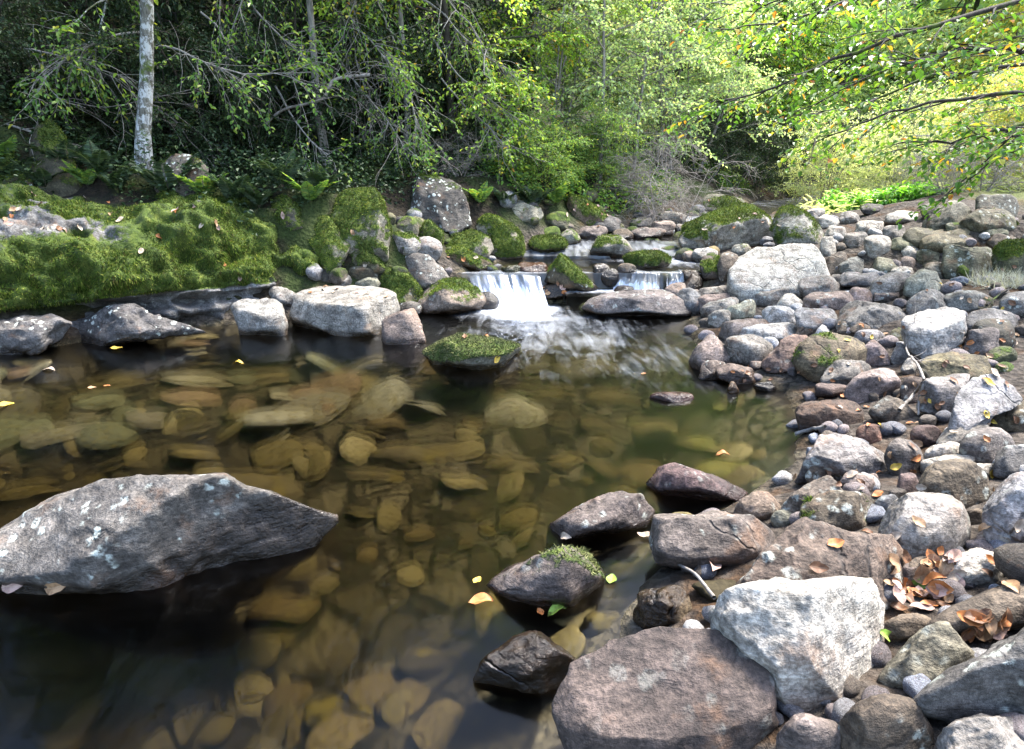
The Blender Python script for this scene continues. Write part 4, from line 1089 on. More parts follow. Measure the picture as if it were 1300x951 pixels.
# ------------------------------------------------------------------ long mossy bank
def mossy_bank():
    rng = np.random.default_rng(21)
    path = np.array([(-8.5, 2.4), (-6.5, 3.25), (-5.0, 3.95), (-3.95, 4.5), (-3.3, 4.98), (-2.85, 5.35), (-2.45, 5.62), (-2.1, 5.85), (-1.95, 6.0)])
    seg = np.concatenate([[0], np.cumsum(np.linalg.norm(np.diff(path, axis=0), axis=1))])
    nu = 420
    s = np.linspace(0, seg[-1], nu)
    bx, by = np.interp(s, seg, path[:, 0]), np.interp(s, seg, path[:, 1])
    tx, ty = np.gradient(bx), np.gradient(by)
    for _ in range(30):
        tx = np.convolve(np.pad(tx, 4, 'edge'), np.ones(9) / 9, 'valid'); ty = np.convolve(np.pad(ty, 4, 'edge'), np.ones(9) / 9, 'valid')
    l = np.hypot(tx, ty); bxn, byn = -ty / l, tx / l         # towards the wood
    prof = np.array([(.14, -.35), (.10, -.05), (.02, .06), (.06, .15), (.20, .22), (.14, .29), (-.06, .36), (-.10, .50), (-.02, .68), (.16, .86), (.42, 1.0), (.85, 1.10), (1.4, 1.14), (1.75, 1.0), (1.8, .6)])
    ps = np.concatenate([[0], np.cumsum(np.linalg.norm(np.diff(prof, axis=0), axis=1))])
    nv = 110
    v = np.linspace(0, ps[-1], nv)
    pd, pz = np.interp(v, ps, prof[:, 0]), np.interp(v, ps, prof[:, 1])
    end = (seg[-1] - s)
    hs = np.interp(end, [0, .12, .3, .7, 1.6, 3.0], [.40, .72, .88, .94, .98, 1.0])
    ds = np.interp(end, [0, .2, .6, 1.2], [.25, .55, .85, 1.0])
    D = pd[None] * ds[:, None]; Z = np.where(pz[None] > .25, .25 + (pz[None] - .25) * hs[:, None], pz[None])
    Xw = bx[:, None] + bxn[:, None] * D; Yw = by[:, None] + byn[:, None] * D
    W = np.stack([Xw, Yw, Z], -1).reshape(-1, 3)
    F_ = grid_faces(nv, nu)
    lowf = smooth(.30, .36, np.tile(pz, nu))
    out = np.stack([-np.repeat(bxn, nv), -np.repeat(byn, nv), np.tile(np.clip(pz, 0, 1) * .8, nu)], -1)
    n1 = fbm(W * np.array([1.3, 1.3, 1.8]), 4); n2 = np.abs(fbm(W * 4.2 + 9, 3)); n3 = fbm(W * np.array([5, 5, 9]) + 31, 3)
    W = W + unit(out) * (n1 * .20 + (.05 - n2 * .13) + n3 * .03)[:, None]
    # the ledge: hollowed, sharp layers
    hollow = (1 - lowf) * np.clip(fbm(np.stack([np.repeat(s, nv) * 1.5, np.tile(pz, nu) * 4, np.zeros(nu * nv)], -1), 3), -1, 1) * .16
    W[:, 0] += np.repeat(bxn, nv) * hollow; W[:, 1] += np.repeat(byn, nv) * hollow
    bare = smooth(.05, .5, fbm(W * 1.6 + 3, 3) - .12) * smooth(.75, .95, W[:, 2]) * (W[:, 0] < -3.2)
    holes = smooth(.40, .65, fbm(W * 2.7 + 71, 3))
    moss = np.clip(lowf * (1.0 - .75 * bare) * (1 - .4 * holes), 0, 1)
    wet = smooth(.09, .03, W[:, 2] + n3 * .03)
    org = np.array([-4.0, 4.6, 0])
    root = empty('mossy_bank', org)
    tag(root, 'long bank hung with thick moss over a wave-cut rock ledge along the pool', 'mossy bank')
    me = mesh_np('ledge', W - org, F_[:, ::-1], True, {'wet': wet, 'moss': moss, 'lichen': np.full(len(W), .35)})
    o = obj('ledge', me, M_ROCK, root); o.color = (.085, .082, .078, 1)
    # hanging moss
    a, b, c, d_ = (W[F_[:, k]] for k in range(4))
    nr = np.cross(c - a, d_ - b) * .5; fa = np.linalg.norm(nr, axis=1); nr = unit(nr)
    if (nr[:, 1].mean() > 0): nr = -nr
    mid = (a + b + c + d_) / 4
    pr = project(mid); vis = (pr[:, 0] > -420) & (pr[:, 0] < 480)
    wt = fa * smooth(.5, .9, moss[F_].mean(1)) * vis
    n = 150000
    fi = rng.choice(len(F_), n, p=wt / wt.sum())
    r1, r2 = rng.random((2, n, 1))
    pos = (a[fi] * (1 - r1) + b[fi] * r1) * (1 - r2) + (d_[fi] * (1 - r1) + c[fi] * r1) * r2
    steep = np.clip(1 - nr[fi, 2:3], 0, 1)
    dv = unit(nr[fi] * .75 + rng.normal(size=(n, 3)) * .38 + np.array([0, 0, -1.0]) * steep * .9 + np.array([0, 0, .25]) * (1 - steep))
    clump = np.clip(1 + .7 * fbm(pos * 5, 2), .3, 2)
    mb = MB(); mb.blades(pos - dv * .008, dv, rng.uniform(.014, .034, n) * clump, rng.uniform(.006, .012, n), rng)
    obj('moss', mb.mesh('moss', False), M_MOSS, root, -org)
mossy_bank()
_s = make_rock('rock', 'white-streaked ledge rock at the picture edge under the hanging moss', 'rock', G_MOSS, None, 'slate', 0, 's', [(-60, 452), (-50, 410), (0, 402), (60, 398), (92, 408), (85, 428), (40, 446), (0, 452)], depth=.6, seed=341, lichen=2.0, bumpy=1.6)
_s = make_rock('rock', 'grooved dark ledge rock with pale ridges between the hanging moss and the water', 'rock', G_MOSS, None, 'slate', 0, 's', [(90, 440), (95, 400), (130, 388), (180, 385), (240, 398), (262, 415), (230, 420), (150, 432)], depth=.5, seed=342, lichen=2.0, bumpy=1.8)

# ------------------------------------------------------------------ trees and shrubs
L_DARK = leaf_material('leaf_dark', [(0, (.012, .026, .010)), (.6, (.026, .050, .018)), (.95, (.045, .075, .028)), (1, (.07, .10, .035))], trans=.2, rough=.5, spec=.25)
L_MID = leaf_material('leaf_mid', [(0, (.06, .14, .028)), (.5, (.13, .25, .05)), (.9, (.26, .36, .06)), (1, (.36, .34, .06))], trans=.45)
L_LIME = leaf_material('leaf_lime', [(0, (.10, .22, .025)), (.5, (.22, .37, .05)), (.85, (.34, .46, .08)), (.96, (.5, .42, .06)), (1, (.42, .2, .04))], trans=.5)
L_PALE = leaf_material('leaf_pale', [(0, (.22, .34, .14)), (.5, (.37, .51, .24)), (.85, (.50, .62, .34)), (1, (.62, .58, .26))], trans=.58)
L_HAZEL = leaf_material('leaf_yellowing', [(0, (.26, .36, .07)), (.5, (.42, .50, .12)), (.85, (.58, .52, .12)), (1, (.5, .30, .06))], trans=.5)
L_BEECH = leaf_material('leaf_beech', [(0, (.035, .10, .015)), (.5, (.09, .20, .025)), (.86, (.20, .32, .04)), (.93, (.34, .30, .04)), (.97, (.45, .24, .03)), (1, (.36, .12, .02))], trans=.5, rough=.4)
L_SAGE = leaf_material('leaf_sage', [(0, (.30, .36, .15)), (.5, (.46, .54, .26)), (1, (.64, .68, .42))], trans=.55)
L_HERB = leaf_material('leaf_herb', [(0, (.06, .20, .01)), (.6, (.14, .36, .03)), (1, (.26, .46, .06))], trans=.45)
B_DARK = bark_material('bark_dark', (.012, .010, .008), (.06, .05, .04), moss=.35)
B_PALE = bark_material('bark_pale', (.05, .045, .035), (.17, .16, .13), pale=(.40, .40, .38), moss=.3)
B_GREY = bark_material('bark_grey', (.09, .08, .07), (.27, .25, .22))
B_TWIG = bark_material('bark_twig', (.09, .075, .06), (.26, .235, .21))
B_MOSS = bark_material('bark_mossy', (.03, .028, .02), (.11, .10, .07), moss=.9)

def bend(rng, p0, d0, L, n, droop=0.0, wob=.12):
    d = unit(np.array(d0, float)); p = np.array(p0, float); out = [p.copy()]
    st = L / n
    for i in range(n):
        d = unit(d + rng.normal(size=3) * wob + np.array([0, 0, -droop]))
        p = p + d * st; out.append(p.copy())
    return np.array(out)

def at_path(P, t):
    i = min(int(t * (len(P) - 1)), len(P) - 2); f = t * (len(P) - 1) - i
    return P[i] * (1 - f) + P[i + 1] * f, unit(P[i + 1] - P[i])

def leafy_twig(mb, leaves, rng, P, n, ll, lw, flat, spread=.9, hang=.2):
    t = np.linspace(.12, 1, n)
    idx = np.minimum((t * (len(P) - 1)).astype(int), len(P) - 2); f = (t * (len(P) - 1) - idx)[:, None]
    pos = P[idx] * (1 - f) + P[idx + 1] * f
    tg = unit(P[idx + 1] - P[idx])
    up = np.array([0, 0, 1.0]) + rng.normal(size=(n, 3)) * (1 - flat)
    side = unit(np.cross(tg, up)) * np.where(np.arange(n) % 2, 1, -1)[:, None]
    al = unit(tg * .7 + side * spread + rng.normal(size=(n, 3)) * .22 + np.array([0, 0, -hang]))
    sz = rng.uniform(.65, 1.15, n)
    leaves.leaves(pos + al * ll * .12, al, unit(up), sz * ll, sz * lw)

def grow(rng, H=4.0, R_=1.6, tr=.06, lo=.2, limbs=14, subs=6, twigs=6, ll=.06, lw=.036, per=9, elev=(.1, .7), droop=.03, lean=(0, 0), flat=.75, stems=1, stem_spread=.25,
         twig_len=.34, wob=.12, top=.35, az=None, twig_r=.0022, bare=0.0, side_len=.42):
    wood, leaf = MB(), MB()
    for s in range(stems):
        a0 = rng.uniform(0, 6.28)
        ld = np.array([lean[0] + (math.cos(a0) * stem_spread if stems > 1 else 0), lean[1] + (math.sin(a0) * stem_spread if stems > 1 else 0), 1.0])
        h = H * (1 if s == 0 else rng.uniform(.65, 1.0))
        T = bend(rng, (rng.normal() * .05 * (stems > 1), rng.normal() * .05 * (stems > 1), -.12), ld, h * 1.02, 12, -.01, wob * .35)
        k = np.linspace(0, 1, 13)
        rr = tr * (1 - k * .78) * (1 + .5 * np.exp(-k * 22)) * (1 if stems == 1 else .7)
        wood.tube(T, rr, 9 if tr > .05 else 6)
        nl = max(3, limbs // stems)
        for i in range(nl):
            t = lo + (1 - lo) * ((i + rng.uniform(.1, .9)) / nl)
            p, tg = at_path(T, min(t, .99))
            ang = (i * 2.4 + rng.normal() * .5 + a0) if az is None else rng.uniform(*az)
            el = rng.uniform(*elev)
            q = (t - lo) / (1 - lo)
            L = R_ * (1.0 - (1 - top) * q ** 1.5) * rng.uniform(.7, 1.15) * (.75 + .25 * min(1, q * 5))
            d0 = np.array([math.cos(ang) * math.cos(el), math.sin(ang) * math.cos(el), math.sin(el)])
            P = bend(rng, p, d0, L, 8, droop, wob)
            lr = max(.004, tr * .38 * (L / R_) * (1 - .5 * q))
            wood.tube(P, np.linspace(lr, .003, 9), 5)
            for j in range(subs):
                u = .22 + .78 * (j + rng.random()) / subs
                p2, t2 = at_path(P, min(u, .99))
                sd = unit(np.cross(t2, [0, 0, 1.0])) * (1 if j % 2 else -1)
                d2 = t2 * .65 + sd * rng.uniform(.5, 1.1) + np.array([0, 0, rng.normal() * .25 * (1.3 - flat)])
                L2 = L * side_len * (1.15 - .6 * u) * rng.uniform(.7, 1.2)
                P2 = bend(rng, p2, d2, L2, 5, droop * 1.3, wob)
                wood.tube(P2, np.linspace(max(.003, lr * .4), .0022, 6), 4)
                for m in range(twigs):
                    w = (m + rng.random()) / twigs
                    p3, t3 = at_path(P2, min(.1 + .9 * w, .99))
                    s3 = unit(np.cross(t3, [0, 0, 1.0])) * (1 if m % 2 else -1)
                    d3 = t3 * .7 + s3 * rng.uniform(.3, 1.0) + rng.normal(size=3) * (1 - flat) * .6
                    P3 = bend(rng, p3, d3, twig_len * rng.uniform(.6, 1.2), 4, droop * 1.6, wob)
                    wood.tube(P3, np.linspace(twig_r, twig_r * .5, 5), 3)
                    if per and rng.random() >= bare: leafy_twig(None, leaf, rng, P3, per, ll, lw, flat)
    return wood, leaf

PROTO = {}
def proto(key, leaf_name='crown', seed=0, **kw):
    rng = np.random.default_rng(seed)
    w, l = grow(rng, **kw)
    PROTO[key] = (w.mesh('trunk'), l.mesh(leaf_name, False) if l.n else None)

def plant(key, name, label, cat, group, px, Y, leafm, barkm, scale=1.0, rz=0.0, dz=0.0, X=None, trunk_name='trunk'):
    wm, lm = PROTO[key]
    if X is None:
        # the plane x = k*y through the pixel's column
        c, s = math.cos(TH), math.sin(TH)
        zc = Y * c + (CAMH - .8) * s
        X = (px - CX) / F * zc
    z = float(ground(X, Y)[0])
    root = empty(name, (X, Y, z + dz), rz)
    root.scale = (scale,) * 3 if not isinstance(scale, tuple) else scale
    a = bpy.data.objects.new(trunk_name, wm); COL.objects.link(a); a.parent = root
    if not wm.materials: wm.materials.append(barkm)
    a.material_slots[0].link = 'OBJECT'; a.material_slots[0].material = barkm
    if lm:
        b = bpy.data.objects.new('crown', lm); COL.objects.link(b); b.parent = root
        if not lm.materials: lm.materials.append(leafm)
        b.material_slots[0].link = 'OBJECT'; b.material_slots[0].material = leafm
    tag(root, label, cat, group)
    return root

# kinds
proto('evergreen', seed=1, H=4.6, R_=1.5, tr=.06, lo=.04, limbs=34, subs=7, twigs=6, ll=.075, lw=.032, per=9, elev=(-.1, .7), droop=.05, flat=.35, top=.5, stems=2)
proto('evergreen_low', seed=2, H=2.4, R_=1.3, tr=.04, lo=.03, limbs=26, subs=7, twigs=6, ll=.06, lw=.03, per=8, elev=(-.1, .7), droop=.06, flat=.3, top=.6, stems=3)
proto('weeping', seed=3, H=4.6, R_=1.9, tr=.055, lo=.45, limbs=20, subs=6, twigs=5, ll=.06, lw=.024, per=8, elev=(.0, .5), droop=.17, flat=.5, top=.8, twig_len=.42)
proto('beech', seed=4, H=5.2, R_=2.1, tr=.07, lo=.22, limbs=22, subs=7, twigs=6, ll=.068, lw=.042, per=8, elev=(.0, .45), droop=.045, flat=.85, top=.5)
proto('thicket', seed=5, H=5.0, R_=1.35, tr=.03, lo=.12, limbs=40, subs=5, twigs=5, ll=.055, lw=.036, per=7, elev=(.15, .9), droop=.03, flat=.45, top=.5, stems=5, stem_spread=.22, twig_r=.003, bare=.25)
proto('thicket_b', seed=15, H=4.2, R_=1.5, tr=.028, lo=.10, limbs=36, subs=6, twigs=5, ll=.058, lw=.038, per=8, elev=(.1, .9), droop=.05, flat=.45, top=.5, stems=4, stem_spread=.3, twig_r=.003, bare=.15)
proto('broadleaf', seed=6, H=6.5, R_=2.3, tr=.09, lo=.12, limbs=34, subs=7, twigs=6, ll=.085, lw=.055, per=8, elev=(-.05, .6), droop=.05, flat=.6, top=.45)
proto('bush', seed=7, H=2.3, R_=1.35, tr=.025, lo=.02, limbs=44, subs=6, twigs=5, ll=.05, lw=.032, per=9, elev=(.05, 1.0), droop=.05, flat=.35, top=.7, stems=5, stem_spread=.4)
proto('bare_bush', seed=8, H=1.5, R_=.95, tr=.016, lo=.02, limbs=36, subs=6, twigs=5, per=0, elev=(-.1, 1.0), droop=.05, flat=.3, top=.8, stems=6, stem_spread=.5, twig_r=.0022, twig_len=.3, wob=.2)
proto('sapling', seed=9, H=4.4, R_=.9, tr=.035, lo=.35, limbs=16, subs=4, twigs=4, ll=.055, lw=.035, per=6, elev=(.3, 1.0), droop=.02, flat=.6, top=.5, bare=.3, twig_r=.0028)
proto('pale_tree', seed=10, H=6.5, R_=1.9, tr=.074, lo=.30, lean=(.16, 0), limbs=18, subs=6, twigs=5, ll=.075, lw=.045, per=7, elev=(-.25, .35), droop=.03, flat=.85, top=.8, bare=.1, wob=.24)
proto('herb', seed=12, H=.32, R_=.30, tr=.006, lo=.1, limbs=18, subs=3, twigs=2, ll=.075, lw=.055, per=4, elev=(.2, 1.2), droop=.08, flat=.6, stems=4, stem_spread=.6, twig_len=.1, twig_r=.0015)

GT = 'trees of the dark wooded slope'
plant('pale_tree', 'tree', 'tree with a pale flaking trunk standing on the long mossy bank', 'tree', GT, 192, 6.7, L_MID, B_PALE, 1.0, 0)
for i, (px, Y, k, sc, lab) in enumerate([
    (-40, 7.6, 'evergreen', 1.0, 'dark evergreen shrub cut by the picture edge above the bright mossy slab'),
    (90, 9.2, 'evergreen', 1.15, 'dark evergreen shrub filling the gap before the pale trunk'),
    (255, 9.0, 'evergreen', 1.1, 'dark evergreen shrub just past the pale trunk'),
    (370, 9.6, 'evergreen', 1.1, 'dark glossy evergreen behind the bare hooked branch'),
    (470, 10.2, 'evergreen', 1.15, 'dark evergreen behind the drooping willow-like tree'),
    (560, 10.8, 'evergreen', 1.1, 'dark evergreen in the shade behind the lime-green tree'),
    (10, 11.5, 'evergreen', 1.5, 'tall evergreen deep in the wood at the picture edge'),
    (190, 12.0, 'evergreen', 1.5, 'tall evergreen deep in the wood behind the pale trunk'),
    (340, 12.5, 'evergreen', 1.5, 'tall evergreen deep in the wood behind the hooked branch'),
    (490, 13.0, 'evergreen', 1.4, 'tall evergreen deep in the wood over the white-patched boulder'),
]):
    plant(k, 'evergreen_shrub', lab, 'shrub', GT, px, Y, L_DARK, B_DARK, sc, i * 1.3)
for i, (px, Y, sc, lab) in enumerate([
    (300, 8.0, .8, 'low dark shrub beside the white-veined boulder'),
    (390, 8.6, .9, 'low dark shrub over the deep shadow behind the mossy boulders'),
    (500, 9.3, .9, 'low dark shrub above the white-patched boulder'),
    (600, 10.0, .9, 'low dark shrub at the foot of the leaning trunk'),
    (20, 6.9, .7, 'low dark shrub over the slanting mossy slab'),
]):
    plant('evergreen_low', 'low_shrub', lab, 'shrub', GT, px, Y, L_DARK, B_DARK, sc, i * 2.1 + 1)
plant('weeping', 'tree', 'tree with drooping twigs and narrow fresh green leaves over the mossy boulders', 'tree', GT, 420, 8.2, L_MID, B_GREY, 1.0, .6)
plant('weeping', 'tree', 'drooping tree with thin bare-looking twigs beside the lime-green tree', 'tree', GT, 520, 9.0, L_MID, B_GREY, 1.0, 3.6)
plant('beech', 'tree', 'lime-green tree catching the light above the dark evergreens', 'tree', GT, 580, 9.4, L_LIME, B_DARK, .95, 5.3)
plant('beech', 'tree', 'yellow-green spreading tree behind the leaning mossy trunk', 'tree', GT, 660, 11.5, L_LIME, B_DARK, 1.1, 1.0)
GC = 'pale thicket over the upper stream'
for i, (px, Y, k, m, sc, lab) in enumerate([
    (700, 10.6, 'thicket', L_PALE, 1.0, 'thin-stemmed pale thicket nearest the leaning trunk'),
    (770, 11.4, 'thicket_b', L_PALE, 1.1, 'pale grey-green thicket in the middle of the view'),
    (845, 12.2, 'thicket', L_PALE, 1.05, 'light feathery thicket behind the bare grey bush'),
    (800, 10.6, 'sapling', L_PALE, 1.0, 'slender whitish sapling rising out of the thicket'),
    (760, 10.0, 'sapling', L_PALE, 1.0, 'slender sapling at the edge of the thicket near the tilted slab'),
    (720, 13.4, 'broadleaf', L_MID, .9, 'green broadleaf tree behind the pale thicket'),
    (830, 14.2, 'broadleaf', L_PALE, 1.0, 'sunlit broadleaf tree behind the feathery thicket'),
    (880, 13.2, 'thicket_b', L_PALE, 1.0, 'pale bush-like thicket beside the deep green tree'),
]):
    n = 'sapling' if k == 'sapling' else ('tree' if k == 'broadleaf' else 'thicket')
    plant(k, n, lab, n, GC, px, Y, m, B_TWIG if k != 'broadleaf' else B_GREY, sc, i * 1.7)
for i, (px, Y, sc, lab) in enumerate([(845, 9.6, .95, 'bare grey bush of tangled twigs over the upper stream'), (800, 10.0, .8, 'smaller bare bush behind the tilted mossy slab'), (660, 9.2, .45, 'little bare shrub above the domed mossy boulder'), (585, 8.4, .4, 'little bare shrub in front of the white-patched boulder')]):
    plant('bare_bush', 'bare_bush', lab, 'bush', 'leafless bushes along the stream', px, Y, None, B_TWIG, sc, i * 1.9, trunk_name='twig')
for i, (px, Y, sc, m, lab) in enumerate([(690, 9.0, .42, L_MID, 'small leafy bush between the domed boulder and the tilted slab'), (750, 9.9, .5, L_MID, 'leafy green bush growing over the tilted mossy slab'), (640, 9.4, .45, L_MID, 'low leafy bush at the foot of the leaning trunk by the pale stone')]):
    plant('bush', 'bush', lab, 'bush', GC, px, Y, m, B_DARK, sc, i * 1.1)
GF = 'trees closing the far end of the stream'
for i, (px, Y, k, m, sc, lab) in enumerate([
    (935, 15.5, 'broadleaf', L_BEECH, .95, 'deep green tree arching over the far stream'),
    (985, 17.5, 'broadleaf', L_MID, 1.0, 'mid-green tree behind the deep green one'),
    (900, 17.5, 'broadleaf', L_MID, 1.1, 'green tree on the far bank behind the pale bush-like thicket'),
    (960, 14.2, 'evergreen_low', L_DARK, .8, 'dark shrub shading the bend of the far stream'),
    (905, 13.4, 'evergreen_low', L_DARK, .6, 'dark low shrub behind the slab-backed boulder'),
    (1000, 15.4, 'evergreen_low', L_DARK, .7, 'dark fern-like shrub hanging over the far water'),
    (1060, 21, 'broadleaf', L_PALE, 1.2, 'pale sunlit tree beyond the sage-green bushes'),
    (1150, 20, 'broadleaf', L_PALE, 1.25, 'washed-out sunny tree beyond the sage-green bushes'),
    (1240, 19, 'broadleaf', L_HAZEL, 1.2, 'golden tree far behind the hanging beech branches'),
    (1330, 17, 'broadleaf', L_HAZEL, 1.2, 'golden-green tree at the picture edge behind the beech branches'),
    (1100, 25, 'broadleaf', L_PALE, 1.6, 'tallest pale tree in the far distance'),
    (1010, 24, 'broadleaf', L_MID, 1.6, 'far green tree above the bend of the stream'),
    (1200, 25, 'broadleaf', L_PALE, 1.6, 'far pale tree with an airy crown'),
]):
    plant(k, 'tree' if k == 'broadleaf' else 'low_shrub', lab, 'tree' if k == 'broadleaf' else 'shrub', GF, px, Y, m, B_DARK, sc, i * 2.3)
GS = 'soft pale bushes on the far bank'
for i, (px, Y, sc, m, lab) in enumerate([
    (1045, 13.5, .8, L_SAGE, 'sage-green bush closest to the bend of the far stream'),
    (1100, 14.2, .95, L_SAGE, 'tall rounded sage-green bush in the sun'),
    (1165, 13.2, .85, L_SAGE, 'sage-green bush above the bright green plants'),
    (1135, 11.6, .6, L_SAGE, 'low silvery bush just behind the bright green plants'),
    (1215, 12.6, .9, L_SAGE, 'pale bush beside the brown brush'),
    (1255, 10.6, .75, L_HAZEL, 'yellowing bush behind the bare brush at the top of the bank'),
    (1320, 10.0, .9, L_HAZEL, 'yellow bush at the picture edge above the boulders'),
]):
    plant('bush', 'bush', lab, 'bush', GS, px, Y, m, B_TWIG, sc, i * 1.9)
for i, (px, Y, sc, lab) in enumerate([(1195, 9.2, .65, 'heap of bare brown brush on top of the bank'), (1240, 8.9, .7, 'bare twiggy brush above the squared boulder'), (1150, 10.4, .45, 'thin bare brush behind the bright green plants')]):
    plant('bare_bush', 'bare_bush', lab, 'bush', 'leafless bushes along the stream', px, Y, None, B_GREY, sc, i * 1.9 + .5, trunk_name='twig')
for i, (px, Y) in enumerate([(1062, 10.2), (1080, 10.0), (1098, 9.8), (1116, 9.8), (1134, 9.6), (1152, 9.7), (1170, 9.5), (1072, 10.8), (1108, 10.4), (1145, 10.2)]):
    plant('herb', 'green_plant', 'bright green leafy plant in the low strip along the top of the stony bank', 'plant', 'bright green plants on top of the bank', px, Y, L_HERB, B_TWIG, RNG.uniform(.8, 1.15), i * 1.1, trunk_name='stem')
# overhanging beech: its trunk stands outside the picture, its branches reach in
def beech_branch():
    rng = np.random.default_rng(44)
    wood, leaf = MB(), MB()
    base = np.array([6.6, 5.2, float(ground(6.6, 5.2)[0]) - .2])
    T = bend(rng, base, (-.06, -.02, 1), 6.2, 12, 0, .04)
    tw = MB(); tw.tube(T, np.linspace(.22, .10, 13), 10)
    root = empty('beech_tree', base)
    tag(root, 'beech tree at the picture edge hanging leafy branches, some leaves orange, over the stony bank', 'tree')
    def pt(px, py, zc): return CAM + ray(px, py) * zc
    limbs = [  # pixel paths with distances
        [(1560, 40, 5.6), (1400, 130, 5.4), (1300, 118, 5.3), (1180, 128, 5.3), (1090, 158, 5.4), (1030, 176, 5.5)],
        [(1560, -40, 5.4), (1350, -10, 5.0), (1220, 20, 4.8), (1130, 50, 4.8), (1040, 85, 5.0), (960, 120, 5.3), (905, 130, 5.6)],
        [(1560, -80, 5.2), (1330, -60, 4.7), (1180, -30, 4.5), (1060, 5, 4.6), (985, 35, 4.9)],
        [(1560, -20, 5.0), (1420, 40, 4.6), (1330, 62, 4.5), (1240, 62, 4.4), (1160, 80, 4.5), (1090, 100, 4.7)],
        [(1560, 80, 5.6), (1420, 135, 5.4), (1330, 150, 5.3), (1270, 165, 5.3), (1200, 180, 5.4), (1150, 180, 5.5)],
        [(1560, 90, 4.9), (1440, 160, 4.7), (1350, 170, 4.6), (1300, 172, 4.6), (1255, 180, 4.7)],
        [(1560, -110, 5.8), (1300, -90, 5.6), (1130, -40, 5.5), (1000, -5, 5.6), (930, 20, 5.8)],
        [(1560, 20, 6.2), (1380, 60, 6.2), (1260, 90, 6.2), (1170, 100, 6.3), (1100, 130, 6.4), (1000, 150, 6.6)],
    ]
    for li, L in enumerate(limbs):
        C = np.array([pt(*q) for q in L])
        C = np.concatenate([[T[7 + (li % 4)]], C])
        k = np.linspace(0, len(C) - 1, 26); i = np.minimum(k.astype(int), len(C) - 2); f = (k - i)[:, None]; f = f * f * (3 - 2 * f) * .4 + f * .6
        P = C[i] * (1 - f) + C[i + 1] * f + rng.normal(size=(26, 3)) * .012
        wood.tube(P, np.linspace(.035, .004, 26), 6)
        for j in range(17):
            u = .18 + .8 * (j + rng.random()) / 17
            p2, t2 = at_path(P, u)
            if project(p2[None])[0, 0] > 1480: continue
            sd = unit(np.cross(t2, [0, 0, 1.0])) * (1 if j % 2 else -1)
            P2 = bend(rng, p2, t2 * .8 + sd * rng.uniform(.4, .9) + np.array([0, 0, -.10]), rng.uniform(.35, .85) * (1.25 - .5 * u), 6, .025, .10)
            wood.tube(P2, np.linspace(.008, .003, 7), 4)
            for m in range(5):
                p3, t3 = at_path(P2, min(.15 + .85 * (m + rng.random()) / 5, .99))
                s3 = unit(np.cross(t3, [0, 0, 1.0])) * (1 if m % 2 else -1)
                P3 = bend(rng, p3, t3 * .8 + s3 * .7 + np.array([0, 0, -.1]), rng.uniform(.22, .45), 4, .05, .1)
                wood.tube(P3, np.linspace(.003, .0015, 5), 3)
                if rng.random() < .82: leafy_twig(None, leaf, rng, P3, 7, .066, .042, .8)
    o = obj('trunk', tw.mesh('trunk'), B_GREY, root, -base); o = obj('branch', wood.mesh('branch'), B_DARK, root, -base)
    obj('crown', leaf.mesh('crown', False), L_BEECH, root, -base)
beech_branch()

# leaning mossy trunk, fallen and hooked branches, dead twigs
def stick(name, label, cat, pts, rad, mat, k=7, group=None, twigs=0, seed=0, tw_r=.004, tw_l=.4, droop=.05, leaf=None, px=True):
    rng = np.random.default_rng(seed)
    P = np.array([CAM + ray(a, b) * c for a, b, c in pts]) if px else np.array(pts, float)
    n = max(10, len(P) * 4)
    q = np.linspace(0, len(P) - 1, n); i = np.minimum(q.astype(int), len(P) - 2); f = (q - i)[:, None]
    S = P[i] * (1 - f) + P[i + 1] * f
    S[1:-1] = (S[:-2] + S[1:-1] * 2 + S[2:]) / 4
    S += rng.normal(size=S.shape) * np.max(rad) * .15
    mb = MB(); mb.tube(S, np.linspace(rad[0], rad[1], n), k)
    lf = MB()
    for j in range(twigs):
        p, t = at_path(S, rng.uniform(.3, .99))
        T = bend(rng, p, t + rng.normal(size=3) * .6, tw_l * rng.uniform(.5, 1.3), 7, droop, .16)
        mb.tube(T, np.linspace(tw_r, tw_r * .4, 8), 4)
        for jj in range(2):
            p2, t2 = at_path(T, rng.uniform(.3, .9)); T2 = bend(rng, p2, t2 + rng.normal(size=3) * .5, tw_l * .5, 5, droop, .16)
            mb.tube(T2, np.linspace(tw_r * .6, tw_r * .3, 6), 3)
            if leaf: leafy_twig(None, lf, rng, T2, 6, .06, .035, .6)
    org = S[0].copy()
    if lf.n:
        root = empty(name, org); tag(root, label, cat, group)
        obj('branch', mb.mesh('branch'), mat, root, -org); obj('crown', lf.mesh('crown', False), leaf, root, -org)
        return root
    me = mb.mesh(name)
    o = obj(name, me, mat); tag(o, label, cat, group)
    return o
stick('leaning_trunk', 'thin mossy trunk leaning out of the wood above the domed boulder', 'tree trunk', [(622, 248, 9.3), (660, 200, 9.3), (705, 158, 9.4), (760, 120, 9.6), (800, 92, 9.8)], (.05, .02), B_MOSS, twigs=14, seed=3, tw_l=.9, leaf=L_PALE)
stick('fallen_branch', 'long dark branch slanting through the wood behind the pale trunk', 'branch', [(-30, 32, 7.6), (60, 60, 7.6), (140, 98, 7.6), (215, 125, 7.7), (300, 150, 7.9)], (.055, .03), B_DARK, twigs=8, seed=4, tw_l=.7)
stick('bare_branch', 'pale hooked bare branch with trailing twigs in front of the evergreens', 'branch', [(300, 150, 7.4), (330, 163, 7.2), (360, 138, 7.1), (410, 128, 7.0), (422, 100, 7.0), (470, 95, 7.1)], (.012, .022), B_TWIG, twigs=16, seed=6, tw_l=.75, droop=.09)
